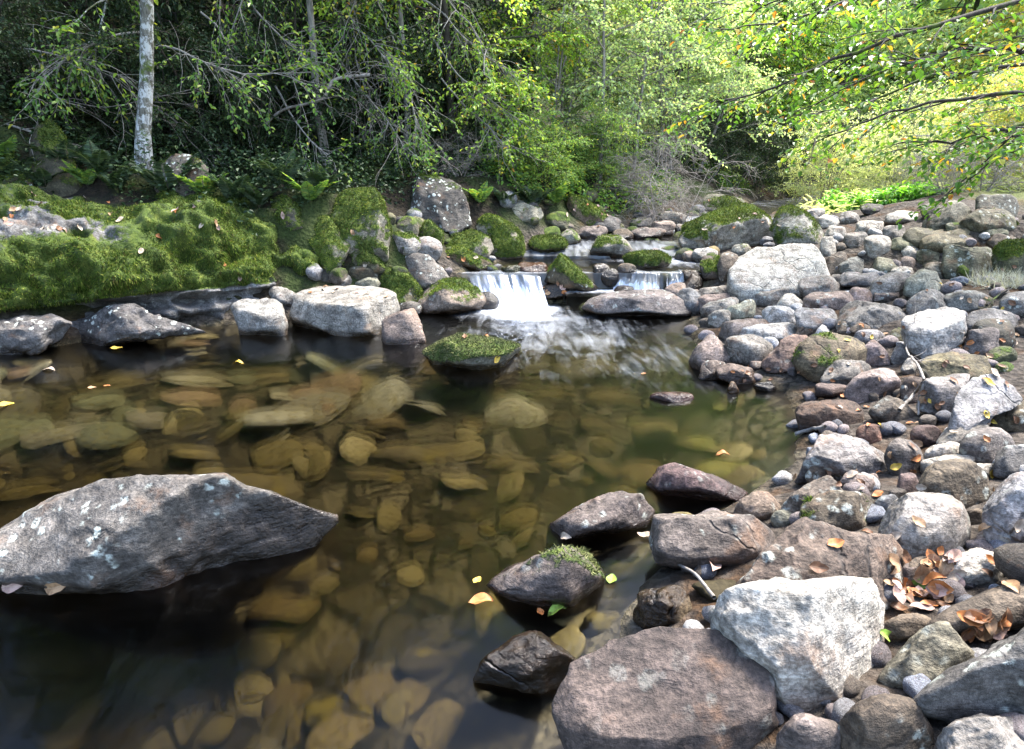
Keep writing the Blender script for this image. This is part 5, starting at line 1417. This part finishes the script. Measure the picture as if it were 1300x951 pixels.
stick('bare_branch', 'forked pale branch hanging beside the pale trunk', 'branch', [(196, 135, 6.9), (225, 155, 6.9), (240, 178, 6.9), (262, 199, 6.9)], (.012, .006), B_TWIG, twigs=6, seed=7, tw_l=.5)
stick('bare_branch', 'thin grey branch crossing in front of the pale trunk', 'branch', [(-10, 85, 6.5), (60, 122, 6.5), (130, 138, 6.5), (180, 128, 6.5), (250, 112, 6.5)], (.006, .004), B_TWIG, twigs=12, seed=8, tw_l=.7)
for i, (a, lab) in enumerate([([(455, -20, 7.6), (448, 30, 7.5), (452, 80, 7.4), (470, 130, 7.4), (510, 168, 7.5)], 'long whip of twigs trailing down before the dark evergreens'), ([(420, -20, 7.8), (432, 40, 7.7), (445, 95, 7.6), (480, 150, 7.6)], 'second long trailing whip nearer the hooked branch'),
                              ([(255, 15, 7.0), (278, 35, 7.0), (290, 60, 7.0), (310, 85, 7.0)], 'short arched twig above the forked pale branch')]):
    stick('bare_branch', lab, 'branch', a, (.012, .004), B_TWIG, twigs=16, seed=20 + i, tw_l=.9, droop=.13)

GB = 'leafy sprays reaching out before the dark wood'
rb = np.random.default_rng(300)
for i, (pts, m, n, lab) in enumerate([
    ([(-30, 60, 6.4), (40, 62, 6.3), (100, 78, 6.3), (160, 100, 6.4)], L_MID, 26, 'leafy spray reaching in from the picture edge before the pale trunk'),
    ([(185, 40, 6.6), (140, 45, 6.3), (90, 70, 6.1), (50, 105, 6.0)], L_MID, 22, 'grey-green leafy spray hanging on the near side of the pale trunk'),
    ([(186, 55, 6.7), (225, 62, 6.5), (260, 80, 6.4), (310, 95, 6.4), (395, 92, 6.5)], L_MID, 30, 'long leafy spray stretching sideways from the pale trunk'),
    ([(300, -20, 7.0), (330, 20, 6.9), (360, 50, 6.9), (395, 80, 6.9)], L_MID, 26, 'leafy spray hanging from above beside the short arched twig'),
    ([(400, -20, 7.4), (430, 20, 7.3), (470, 50, 7.2), (505, 95, 7.2)], L_LIME, 26, 'bright leafy spray hanging from above over the trailing whips'),
    ([(470, -20, 7.6), (500, 50, 7.5), (520, 110, 7.4), (530, 165, 7.4)], L_MID, 30, 'long drooping leafy spray nearest the lime-green tree'),
    ([(420, 60, 7.6), (455, 110, 7.5), (490, 150, 7.4), (515, 190, 7.4)], L_MID, 26, 'leafy spray trailing down to the mossy boulders'),
    ([(350, 110, 7.2), (372, 150, 7.1), (395, 180, 7.1), (420, 200, 7.1)], L_MID, 14, 'sparse leafy spray beside the hooked branch'),
    ([(545, -10, 8.2), (580, 40, 8.0), (615, 70, 7.9), (650, 95, 7.9)], L_LIME, 34, 'topmost glowing yellow-green spray of the lime-green tree'),
    ([(550, 50, 8.2), (580, 95, 8.0), (620, 125, 7.9), (655, 150, 7.9)], L_LIME, 36, 'middle glowing yellow-green spray of the lime-green tree'),
    ([(560, 100, 8.2), (590, 135, 8.0), (620, 160, 7.9), (640, 185, 7.9)], L_LIME, 30, 'lowest glowing yellow-green spray of the lime-green tree'),
    ([(700, -20, 9.0), (680, 25, 9.0), (670, 60, 9.0), (690, 100, 9.0)], L_LIME, 24, 'yellowing spray with orange leaves above the leaning trunk'),
    ([(-20, 150, 6.2), (15, 160, 6.1), (50, 170, 6.1), (80, 190, 6.1)], L_DARK, 16, 'dark leafy spray over the mossy boulder with the green ridge'),
]):
    stick('leafy_branch', lab, 'branch', pts, (.014, .005), B_GREY, twigs=n, seed=310 + i, tw_l=.55, droop=.07, leaf=m, group=GB)

# ferns behind the mossy bank and between the boulders
def fern_mesh(seed):
    rng = np.random.default_rng(seed); wood, leaf = MB(), MB()
    for k in range(9):
        az = k * 6.283 / 9 + rng.normal() * .3; L = rng.uniform(.34, .56)
        P = bend(rng, (0, 0, 0), (math.cos(az) * .55, math.sin(az) * .55, 1.2), L, 9, .11, .05)
        wood.tube(P, np.linspace(.003, .001, 10), 3)
        n = 30
        t = np.linspace(.15, 1, n); idx = np.minimum((t * 9).astype(int), 8); f = (t * 9 - idx)[:, None]
        pos = P[idx] * (1 - f) + P[np.minimum(idx + 1, 9)] * f
        tg = unit(P[np.minimum(idx + 1, 9)] - P[idx]); sd = unit(np.cross(tg, [0, 0, 1.0]))
        for sg in (1, -1):
            al = unit(sd * sg + tg * .45 + rng.normal(size=(n, 3)) * .1)
            ln = .10 * np.sin(np.pi * np.clip(t * .85 + .12, 0, 1)) + .008
            leaf.leaves(pos, al, unit(np.cross(sd, tg) + rng.normal(size=(n, 3)) * .1), ln, ln * .22 + .004)
    return wood.mesh('stem'), leaf.mesh('frond', False)
PROTO['fern'] = fern_mesh(71)
for i, (px, py) in enumerate([(18, 238), (60, 246), (112, 240), (150, 246), (215, 252), (262, 256), (300, 262), (330, 268), (10, 215), (90, 222), (130, 226), (395, 262), (410, 250), (520, 215), (610, 262), (640, 262), (675, 268), (705, 262), (500, 232), (360, 240)]):
    t = contact(px, py, ground)
    if t is None: continue
    q = CAM + ray(px, py) * t
    r_ = plant('fern', 'fern', 'fern with arching fronds growing among the mossy rocks and roots', 'fern', 'ferns on the wooded bank', 0, q[1], [L_DARK, L_DARK, L_MID][i % 3], B_DARK, RNG.uniform(.6, 1.05), i * 1.3, X=q[0], trunk_name='stem')
for i, (px, Y, sc, lab) in enumerate([
    (120, 7.6, .55, 'low dark shrub just behind the pale trunk'),
    (235, 7.8, .5, 'small dark shrub over the white-veined boulder'),
    (330, 7.9, .55, 'small dark shrub behind the mossy angular rock'),
    (445, 9.2, .6, 'small dark shrub over the tall square boulder'),
    (70, 7.4, .6, 'small dark shrub behind the boulder with the green ridge')]):
    plant('evergreen_low', 'low_shrub', lab, 'shrub', GT, px, Y, L_DARK, B_DARK, sc, i * 1.7 + .4)
# ------------------------------------------------------------------ undergrowth, far wood, bleached grass
def cover(name, n, pick, ll, lw, mat, hmax, seed):
    rng = np.random.default_rng(seed)
    P = pick(rng, n)
    z = ground(P[:, 0], P[:, 1])
    pos = np.stack([P[:, 0], P[:, 1], z + rng.random(len(P)) ** 1.6 * hmax], -1)
    az = rng.uniform(0, 6.28, len(P))
    al = unit(np.stack([np.cos(az), np.sin(az), rng.normal(size=len(P)) * .4], -1))
    up = unit(np.array([0, 0, 1.0]) + rng.normal(size=(len(P), 3)) * .5)
    mb = MB(); s = rng.uniform(.6, 1.3, len(P)); mb.leaves(pos, al, up, s * ll, s * lw)
    return tag(obj(name, mb.mesh(name, False), mat), kind='stuff')
def pick_slope(rng, n):
    y = rng.uniform(5.2, 15, n * 2); d = rng.uniform(1.3, 8, n * 2) ** 1.0
    x = xl(y) - d
    c = fbm(np.stack([x * 1.2, y * 1.2, x * 0], -1), 3)
    k = (c > -.15)
    return np.stack([x, y], -1)[k][:n]
cover('undergrowth', 42000, pick_slope, .045, .028, L_DARK, .4, 61)
def pick_slope2(rng, n):
    y = rng.uniform(8.5, 16, n * 2); x = xl(y) - rng.uniform(.4, 2.5, n * 2)
    c = fbm(np.stack([x * 1.5, y * 1.5, x * 0], -1), 3)
    return np.stack([x, y], -1)[c > -.1][:n]
cover('undergrowth', 16000, pick_slope2, .06, .035, L_MID, .3, 62)
def pick_meadow(rng, n):
    y = rng.uniform(9.5, 18, n * 2); x = xr(y) + rng.uniform(.8, 9, n * 2)
    return np.stack([x, y], -1)[:n]
cover('meadow_grass', 24000, pick_meadow, .12, .02, L_SAGE, .22, 63)
def far_wood():
    rng = np.random.default_rng(64)
    n = 90000
    a = rng.uniform(-.95, 1.1, n); d = rng.uniform(24, 34, n)
    x = d * a; y = d * (1 - .1 * np.abs(a))
    g = ground(x, y, False)
    h = rng.random(n) ** .8 * (13 + 3 * fbm(np.stack([x * .25, y * .25, x * 0], -1), 2))
    pos = np.stack([x, y, g + h], -1)
    c = fbm(pos * .6, 3); pos = pos[c > -.22]
    m = len(pos); az = rng.uniform(0, 6.28, m)
    al = unit(np.stack([np.cos(az), np.sin(az), rng.normal(size=m) * .4], -1))
    up = unit(np.array([0, -.5, 1.0]) + rng.normal(size=(m, 3)) * .5)
    s = rng.uniform(.6, 1.3, m)
    mb = MB(); mb.leaves(pos, al, up, s * .34, s * .24)
    tag(obj('far_woods', mb.mesh('far_woods', False), L_PALE), kind='stuff')
far_wood()
def bleached_grass():
    rng = np.random.default_rng(66)
    mb = MB(); c = []
    for k in range(26):
        px, py = rng.uniform(1240, 1310), rng.uniform(352, 366)
        t = contact(px, py, ground); c.append(CAM + ray(px, py) * t)
    c = np.array(c); n = 1500
    pos = c[rng.integers(len(c), size=n)] + rng.normal(size=(n, 3)) * np.array([.05, .05, 0])
    dv = unit(rng.normal(size=(n, 3)) * .7 + np.array([-.1, 0, .8]))
    mb.blades(pos, dv, rng.uniform(.06, .16, n), rng.uniform(.003, .006, n), rng)
    t = leaf_material('dry_grass', [(0, (.22, .22, .18)), (1, (.5, .5, .44))], trans=.3)
    tag(obj('dry_grass', mb.mesh('dry_grass', False), t), kind='stuff')
bleached_grass()

# ------------------------------------------------------------------ dead twigs and sticks on the stones
bpy.context.view_layer.update()
DG = bpy.context.evaluated_depsgraph_get()
HIT_OK = ('boulder', 'rock', 'stone', 'pebble', 'rock_slab', 'cobble', 'ground', 'stream_water', 'ledge', 'mossy_stone')
def surface_hit(px, py):
    o = Vector(CAM); d = Vector(ray(px, py)).normalized()
    for _ in range(60):
        ok, loc, nor, idx, ob, mw = SC.ray_cast(DG, o, d)
        if not ok: return None
        if ob.name.split('.')[0] in HIT_OK and (loc - Vector(CAM)).length > .7: return np.array(loc), np.array(nor), ob
        o = loc + d * .004
    return None
def lay(name, label, cat, pix, rad, mat, lift=.012, twigs=0, seed=1, tw_l=.15, group=None):
    pts = []
    for px, py, up in pix:
        h = surface_hit(px, py)
        if h is None: continue
        pts.append(h[0] + np.array([0, 0, lift + up]))
    return stick(name, label, cat, pts, rad, mat, k=6, group=group, twigs=twigs, seed=seed, tw_r=rad[1] * .8, tw_l=tw_l, droop=.0, px=False)
lay('dead_stick', 'thin pale stick leaning from the triangular slab into the water', 'stick', [(905, 770, .02), (880, 748, .05), (850, 725, .03), (828, 702, .02)], (.006, .0035), B_TWIG, seed=2)
lay('dead_stick', 'short broken stick lying at the water edge by the pyramid boulder', 'stick', [(1009, 556, .01), (1028, 551, .015), (1046, 547, .01)], (.011, .010), B_TWIG)
lay('dead_twig', 'forked dead white twig standing among the rocks', 'twig', [(1141, 523, .0), (1160, 508, .03), (1170, 498, .06), (1158, 478, .08), (1150, 462, .05), (1148, 448, .03), (1153, 434, .02)], (.010, .004), B_TWIG, twigs=7, seed=5, tw_l=.2)
lay('dead_twig', 'dead twig hanging down against the square-faced grey rock', 'twig', [(1171, 497, .03), (1166, 512, .01), (1164, 532, .01)], (.007, .005), B_TWIG)
lay('dead_stick', 'rusty thin stick in the leaves under the bleached grass', 'stick', [(1252, 391, .01), (1265, 381, .02), (1277, 374, .02)], (.008, .006), B_DARK)
lay('dead_twig', 'fine twig lying on the earth-brown rock', 'twig', [(1250, 530, .01), (1270, 527, .01), (1287, 519, .01)], (.004, .003), B_TWIG)
lay('dead_twig', 'wisp of white roots caught between the jutting boulders', 'twig', [(924, 440, .02), (932, 448, .02), (936, 460, .01)], (.004, .003), B_TWIG, twigs=4, tw_l=.1)

# ------------------------------------------------------------------ fallen leaves
def leaf_mesh(k):
    rng = np.random.default_rng(500 + k)
    n = 9; t = np.linspace(0, 1, n)
    wdt = np.sin(np.pi * t ** .85) ** .8 * rng.uniform(.24, .34)
    curl = rng.uniform(-.25, .3)
    V = []
    for i in range(n):
        zc = curl * (t[i] - .5) ** 2 * 2.2 + .05 * math.sin(7 * t[i] + k)
        for s in (-1, -.5, 0, .5, 1):
            V.append((t[i] - .5, s * wdt[i] * (1 + .06 * rng.normal()), zc + abs(s) * wdt[i] * .45 + rng.normal() * .012))
    me = mesh_np('fallen_leaf', V, grid_faces(5, n), True)
    return me
FL = [leaf_mesh(k) for k in range(5)]
def litter_material():
    t = NT('fallen_leaf')
    oi = t.n('ShaderNodeObjectInfo')
    p = t.n('ShaderNodeTexCoord').outputs['Object']
    n = t.noise(p, 5, 4, .6)
    y = t.n('ShaderNodeSeparateXYZ', None, Vector=p).outputs[1]
    vein = t.g(t.math('ABSOLUTE', y), .018, .0)
    c = t.mix(1.0, oi.outputs['Color'], t.ramp(n, [(.3, (.6, .5, .45)), (.6, (1.2, 1.15, 1.1))]), 'MULTIPLY')
    c = t.mix(t.math('MULTIPLY', vein, .4), c, (.4, .3, .18))
    bs = t.n('ShaderNodeBsdfPrincipled', None, Base_Color=c, Roughness=.6, Specular_IOR_Level=.3)
    t.link(bs.outputs[0], t.out.inputs[0]); return t.m
M_LEAF = litter_material()
for m in FL: m.materials.append(M_LEAF)
LC = dict(orange=(.26, .10, .03), brown=(.12, .06, .03), tan=(.24, .15, .08), yellow=(.38, .27, .04), green=(.16, .26, .04), pale=(.30, .25, .19), pink=(.26, .18, .15))
def fallen(px, py, sz, col, label, rng, rot=None, group=None, k=None):
    h = surface_hit(px, py)
    if h is None: return
    loc, nor, ob = h
    if nor[2] < .1: nor = unit(nor + np.array([0, 0, .6]))
    o = bpy.data.objects.new('fallen_leaf', FL[k if k is not None else rng.integers(len(FL))]); COL.objects.link(o)
    q = Vector(nor).to_track_quat('Z', 'Y') @ Matrix.Rotation(rot if rot is not None else rng.uniform(0, 6.28), 4, 'Z').to_quaternion()
    if ob.name.startswith('stream_water'): q = Matrix.Rotation(rot if rot is not None else rng.uniform(0, 6.28), 4, 'Z').to_quaternion()
    o.rotation_mode = 'QUATERNION'; o.rotation_quaternion = q
    o.location = loc + nor * .006
    o.scale = (sz, sz, sz)
    c = np.array(LC[col]) * rng.uniform(.8, 1.2); o.color = (*c, 1)
    tag(o, label, 'leaf', group or 'fallen leaves')
rl = np.random.default_rng(91)
for a in [
    (611, 764, .085, 'orange', 'large orange-brown leaf floating off the moss-capped rock', .1),
    (606, 739, .040, 'yellow', 'small yellow leaf floating near the moss-capped rock', 1.0),
    (708, 775, .075, 'green', 'narrow green leaf floating in front of the moss-capped rock', .5),
    (686, 779, .035, 'orange', 'little rusty leaf touching the narrow green one', 2.0),
    (718, 681, .060, 'pale', 'pale leaf floating before the humped purplish rock', .4),
    (776, 738, .055, 'green', 'faded green leaf at the tail of the moss-capped rock', 1.2),
    (818, 682, .060, 'pale', 'cream leaf floating between the humped rock and the grey-brown boulder', 2.8),
    (905, 718, .095, 'pink', 'whitish curled leaf under the flat-bottomed grey-brown boulder', 2.9),
    (16, 744, .075, 'pink', 'pinkish leaf floating against the lone boulder', .1),
    (70, 745, .085, 'tan', 'tan leaf floating against the lone boulder', .2),
    (918, 577, .075, 'orange', 'orange leaf drifting in the green shallows', 0),
    (148, 444, .10, 'yellow', 'yellow leaf drifting off the hanging moss', .1),
    (62, 470, .09, 'pale', 'pale leaf drifting near the mossy bank', 0),
    (302, 461, .09, 'yellow', 'yellow leaf drifting before the two-tiered block', 0),
    (8, 516, .10, 'yellow', 'bright yellow leaf afloat at the picture edge', .1),
    (117, 494, .06, 'tan', 'tan leaf afloat over the submerged tan slab', 0),
    (136, 491, .05, 'orange', 'orange leaf afloat over the submerged tan slab', 0),
    (630, 455, .07, 'yellow', 'yellow leaf on the edge of the green-topped island rock', .8),
    (1195, 746, .06, 'orange', 'bright orange leaf beside the pale knobbly stone', .3),
    (1186, 738, .07, 'orange', 'upright orange leaf in the drift', 1.4),
    (1165, 741, .07, 'green', 'fresh green leaf in the brown drift', .6),
    (1258, 603, .075, 'yellow', 'yellow-green leaf against the heavy blue-grey boulder', 2.5),
    (1285, 746, .06, 'tan', 'tan leaf lying on the long smooth brown slab', .3),
    (1122, 806, .06, 'green', 'green leaf tip beside the white boulder', 2.3),
]:
    fallen(*a[:5], rl, a[5])
G1 = 'brown leaves in the drift between the near rocks'
for i in range(70):
    px, py = rl.uniform(1128, 1215), rl.uniform(706, 775)
    if i > 50: px, py = rl.uniform(1225, 1275), rl.uniform(783, 812)
    fallen(px, py, rl.uniform(.03, .065), ['brown', 'brown', 'tan', 'orange', 'pink'][rl.integers(5)], 'dry leaf among many in the drift between the white boulder and the brown slab', rl, group=G1)
G2 = 'leaves scattered over the stony bank'
for i in range(120):
    c = [(1105, 608, 40, 14), (1100, 545, 45, 14), (1180, 530, 50, 30), (1150, 480, 60, 30), (1270, 480, 30, 35), (1090, 420, 60, 25), (1220, 355, 60, 20), (1270, 395, 30, 18), (960, 470, 60, 8), (1130, 660, 90, 30), (1230, 700, 50, 25)][rl.integers(11)]
    fallen(c[0] + rl.normal() * c[2], c[1] + rl.normal() * c[3], rl.uniform(.028, .055), ['brown', 'orange', 'tan', 'yellow', 'brown', 'orange', 'pale'][rl.integers(7)],
           'small autumn leaf lying among the rocks of the bare stony bank', rl, group=G2)
G3 = 'leaves on the mossy boulders and bank'
for i in range(80):
    c = [(435, 372, 35, 4), (925, 275, 40, 14), (600, 330, 22, 6), (180, 290, 110, 22), (60, 265, 60, 12), (300, 320, 60, 30), (745, 268, 18, 8), (600, 440, 40, 8), (710, 368, 12, 5)][rl.integers(9)]
    fallen(c[0] + rl.normal() * c[2], c[1] + rl.normal() * c[3], rl.uniform(.05, .085), ['brown', 'orange', 'tan', 'pale', 'pink'][rl.integers(5)],
           'small dead leaf resting on the moss or on a mossy boulder', rl, group=G3)

# ------------------------------------------------------------------ light
SUN_EL, SUN_AZ = R(60), R(60)      # azimuth from +Y, clockwise towards +X
w = bpy.data.worlds.new('World'); SC.world = w; w.use_nodes = True
nt = w.node_tree
bg = nt.nodes['Background']
sky = nt.nodes.new('ShaderNodeTexSky'); sky.sky_type = 'NISHITA'; sky.sun_disc = False
sky.sun_elevation = SUN_EL; sky.sun_rotation = SUN_AZ
sky.air_density = 1.0; sky.dust_density = 2.0; sky.ozone_density = 1.0
nt.links.new(sky.outputs[0], bg.inputs[0]); bg.inputs[1].default_value = .15
sd = bpy.data.lights.new('sun', 'SUN'); so = bpy.data.objects.new('sun', sd); COL.objects.link(so)
sd.energy = 2.6; sd.angle = R(16); sd.color = (1, .96, .90)
dirv = Vector((math.sin(SUN_AZ) * math.cos(SUN_EL), math.cos(SUN_AZ) * math.cos(SUN_EL), math.sin(SUN_EL)))
so.rotation_euler = dirv.to_track_quat('Z', 'Y').to_euler()
so.location = (0, 0, 30)

SC.view_settings.view_transform = 'Standard'
SC.view_settings.look = 'None'
SC.view_settings.exposure = 2.8
SC.view_settings.gamma = 1
SC.view_settings.use_curve_mapping = False
SC.render.engine = 'CYCLES'
cy = SC.cycles
cy.max_bounces = 7; cy.diffuse_bounces = 5; cy.glossy_bounces = 2; cy.transmission_bounces = 4; cy.transparent_max_bounces = 10; cy.volume_bounces = 0
cy.use_denoising = True
cy.caustics_reflective = False; cy.caustics_refractive = False
cy.sample_clamp_indirect = 6
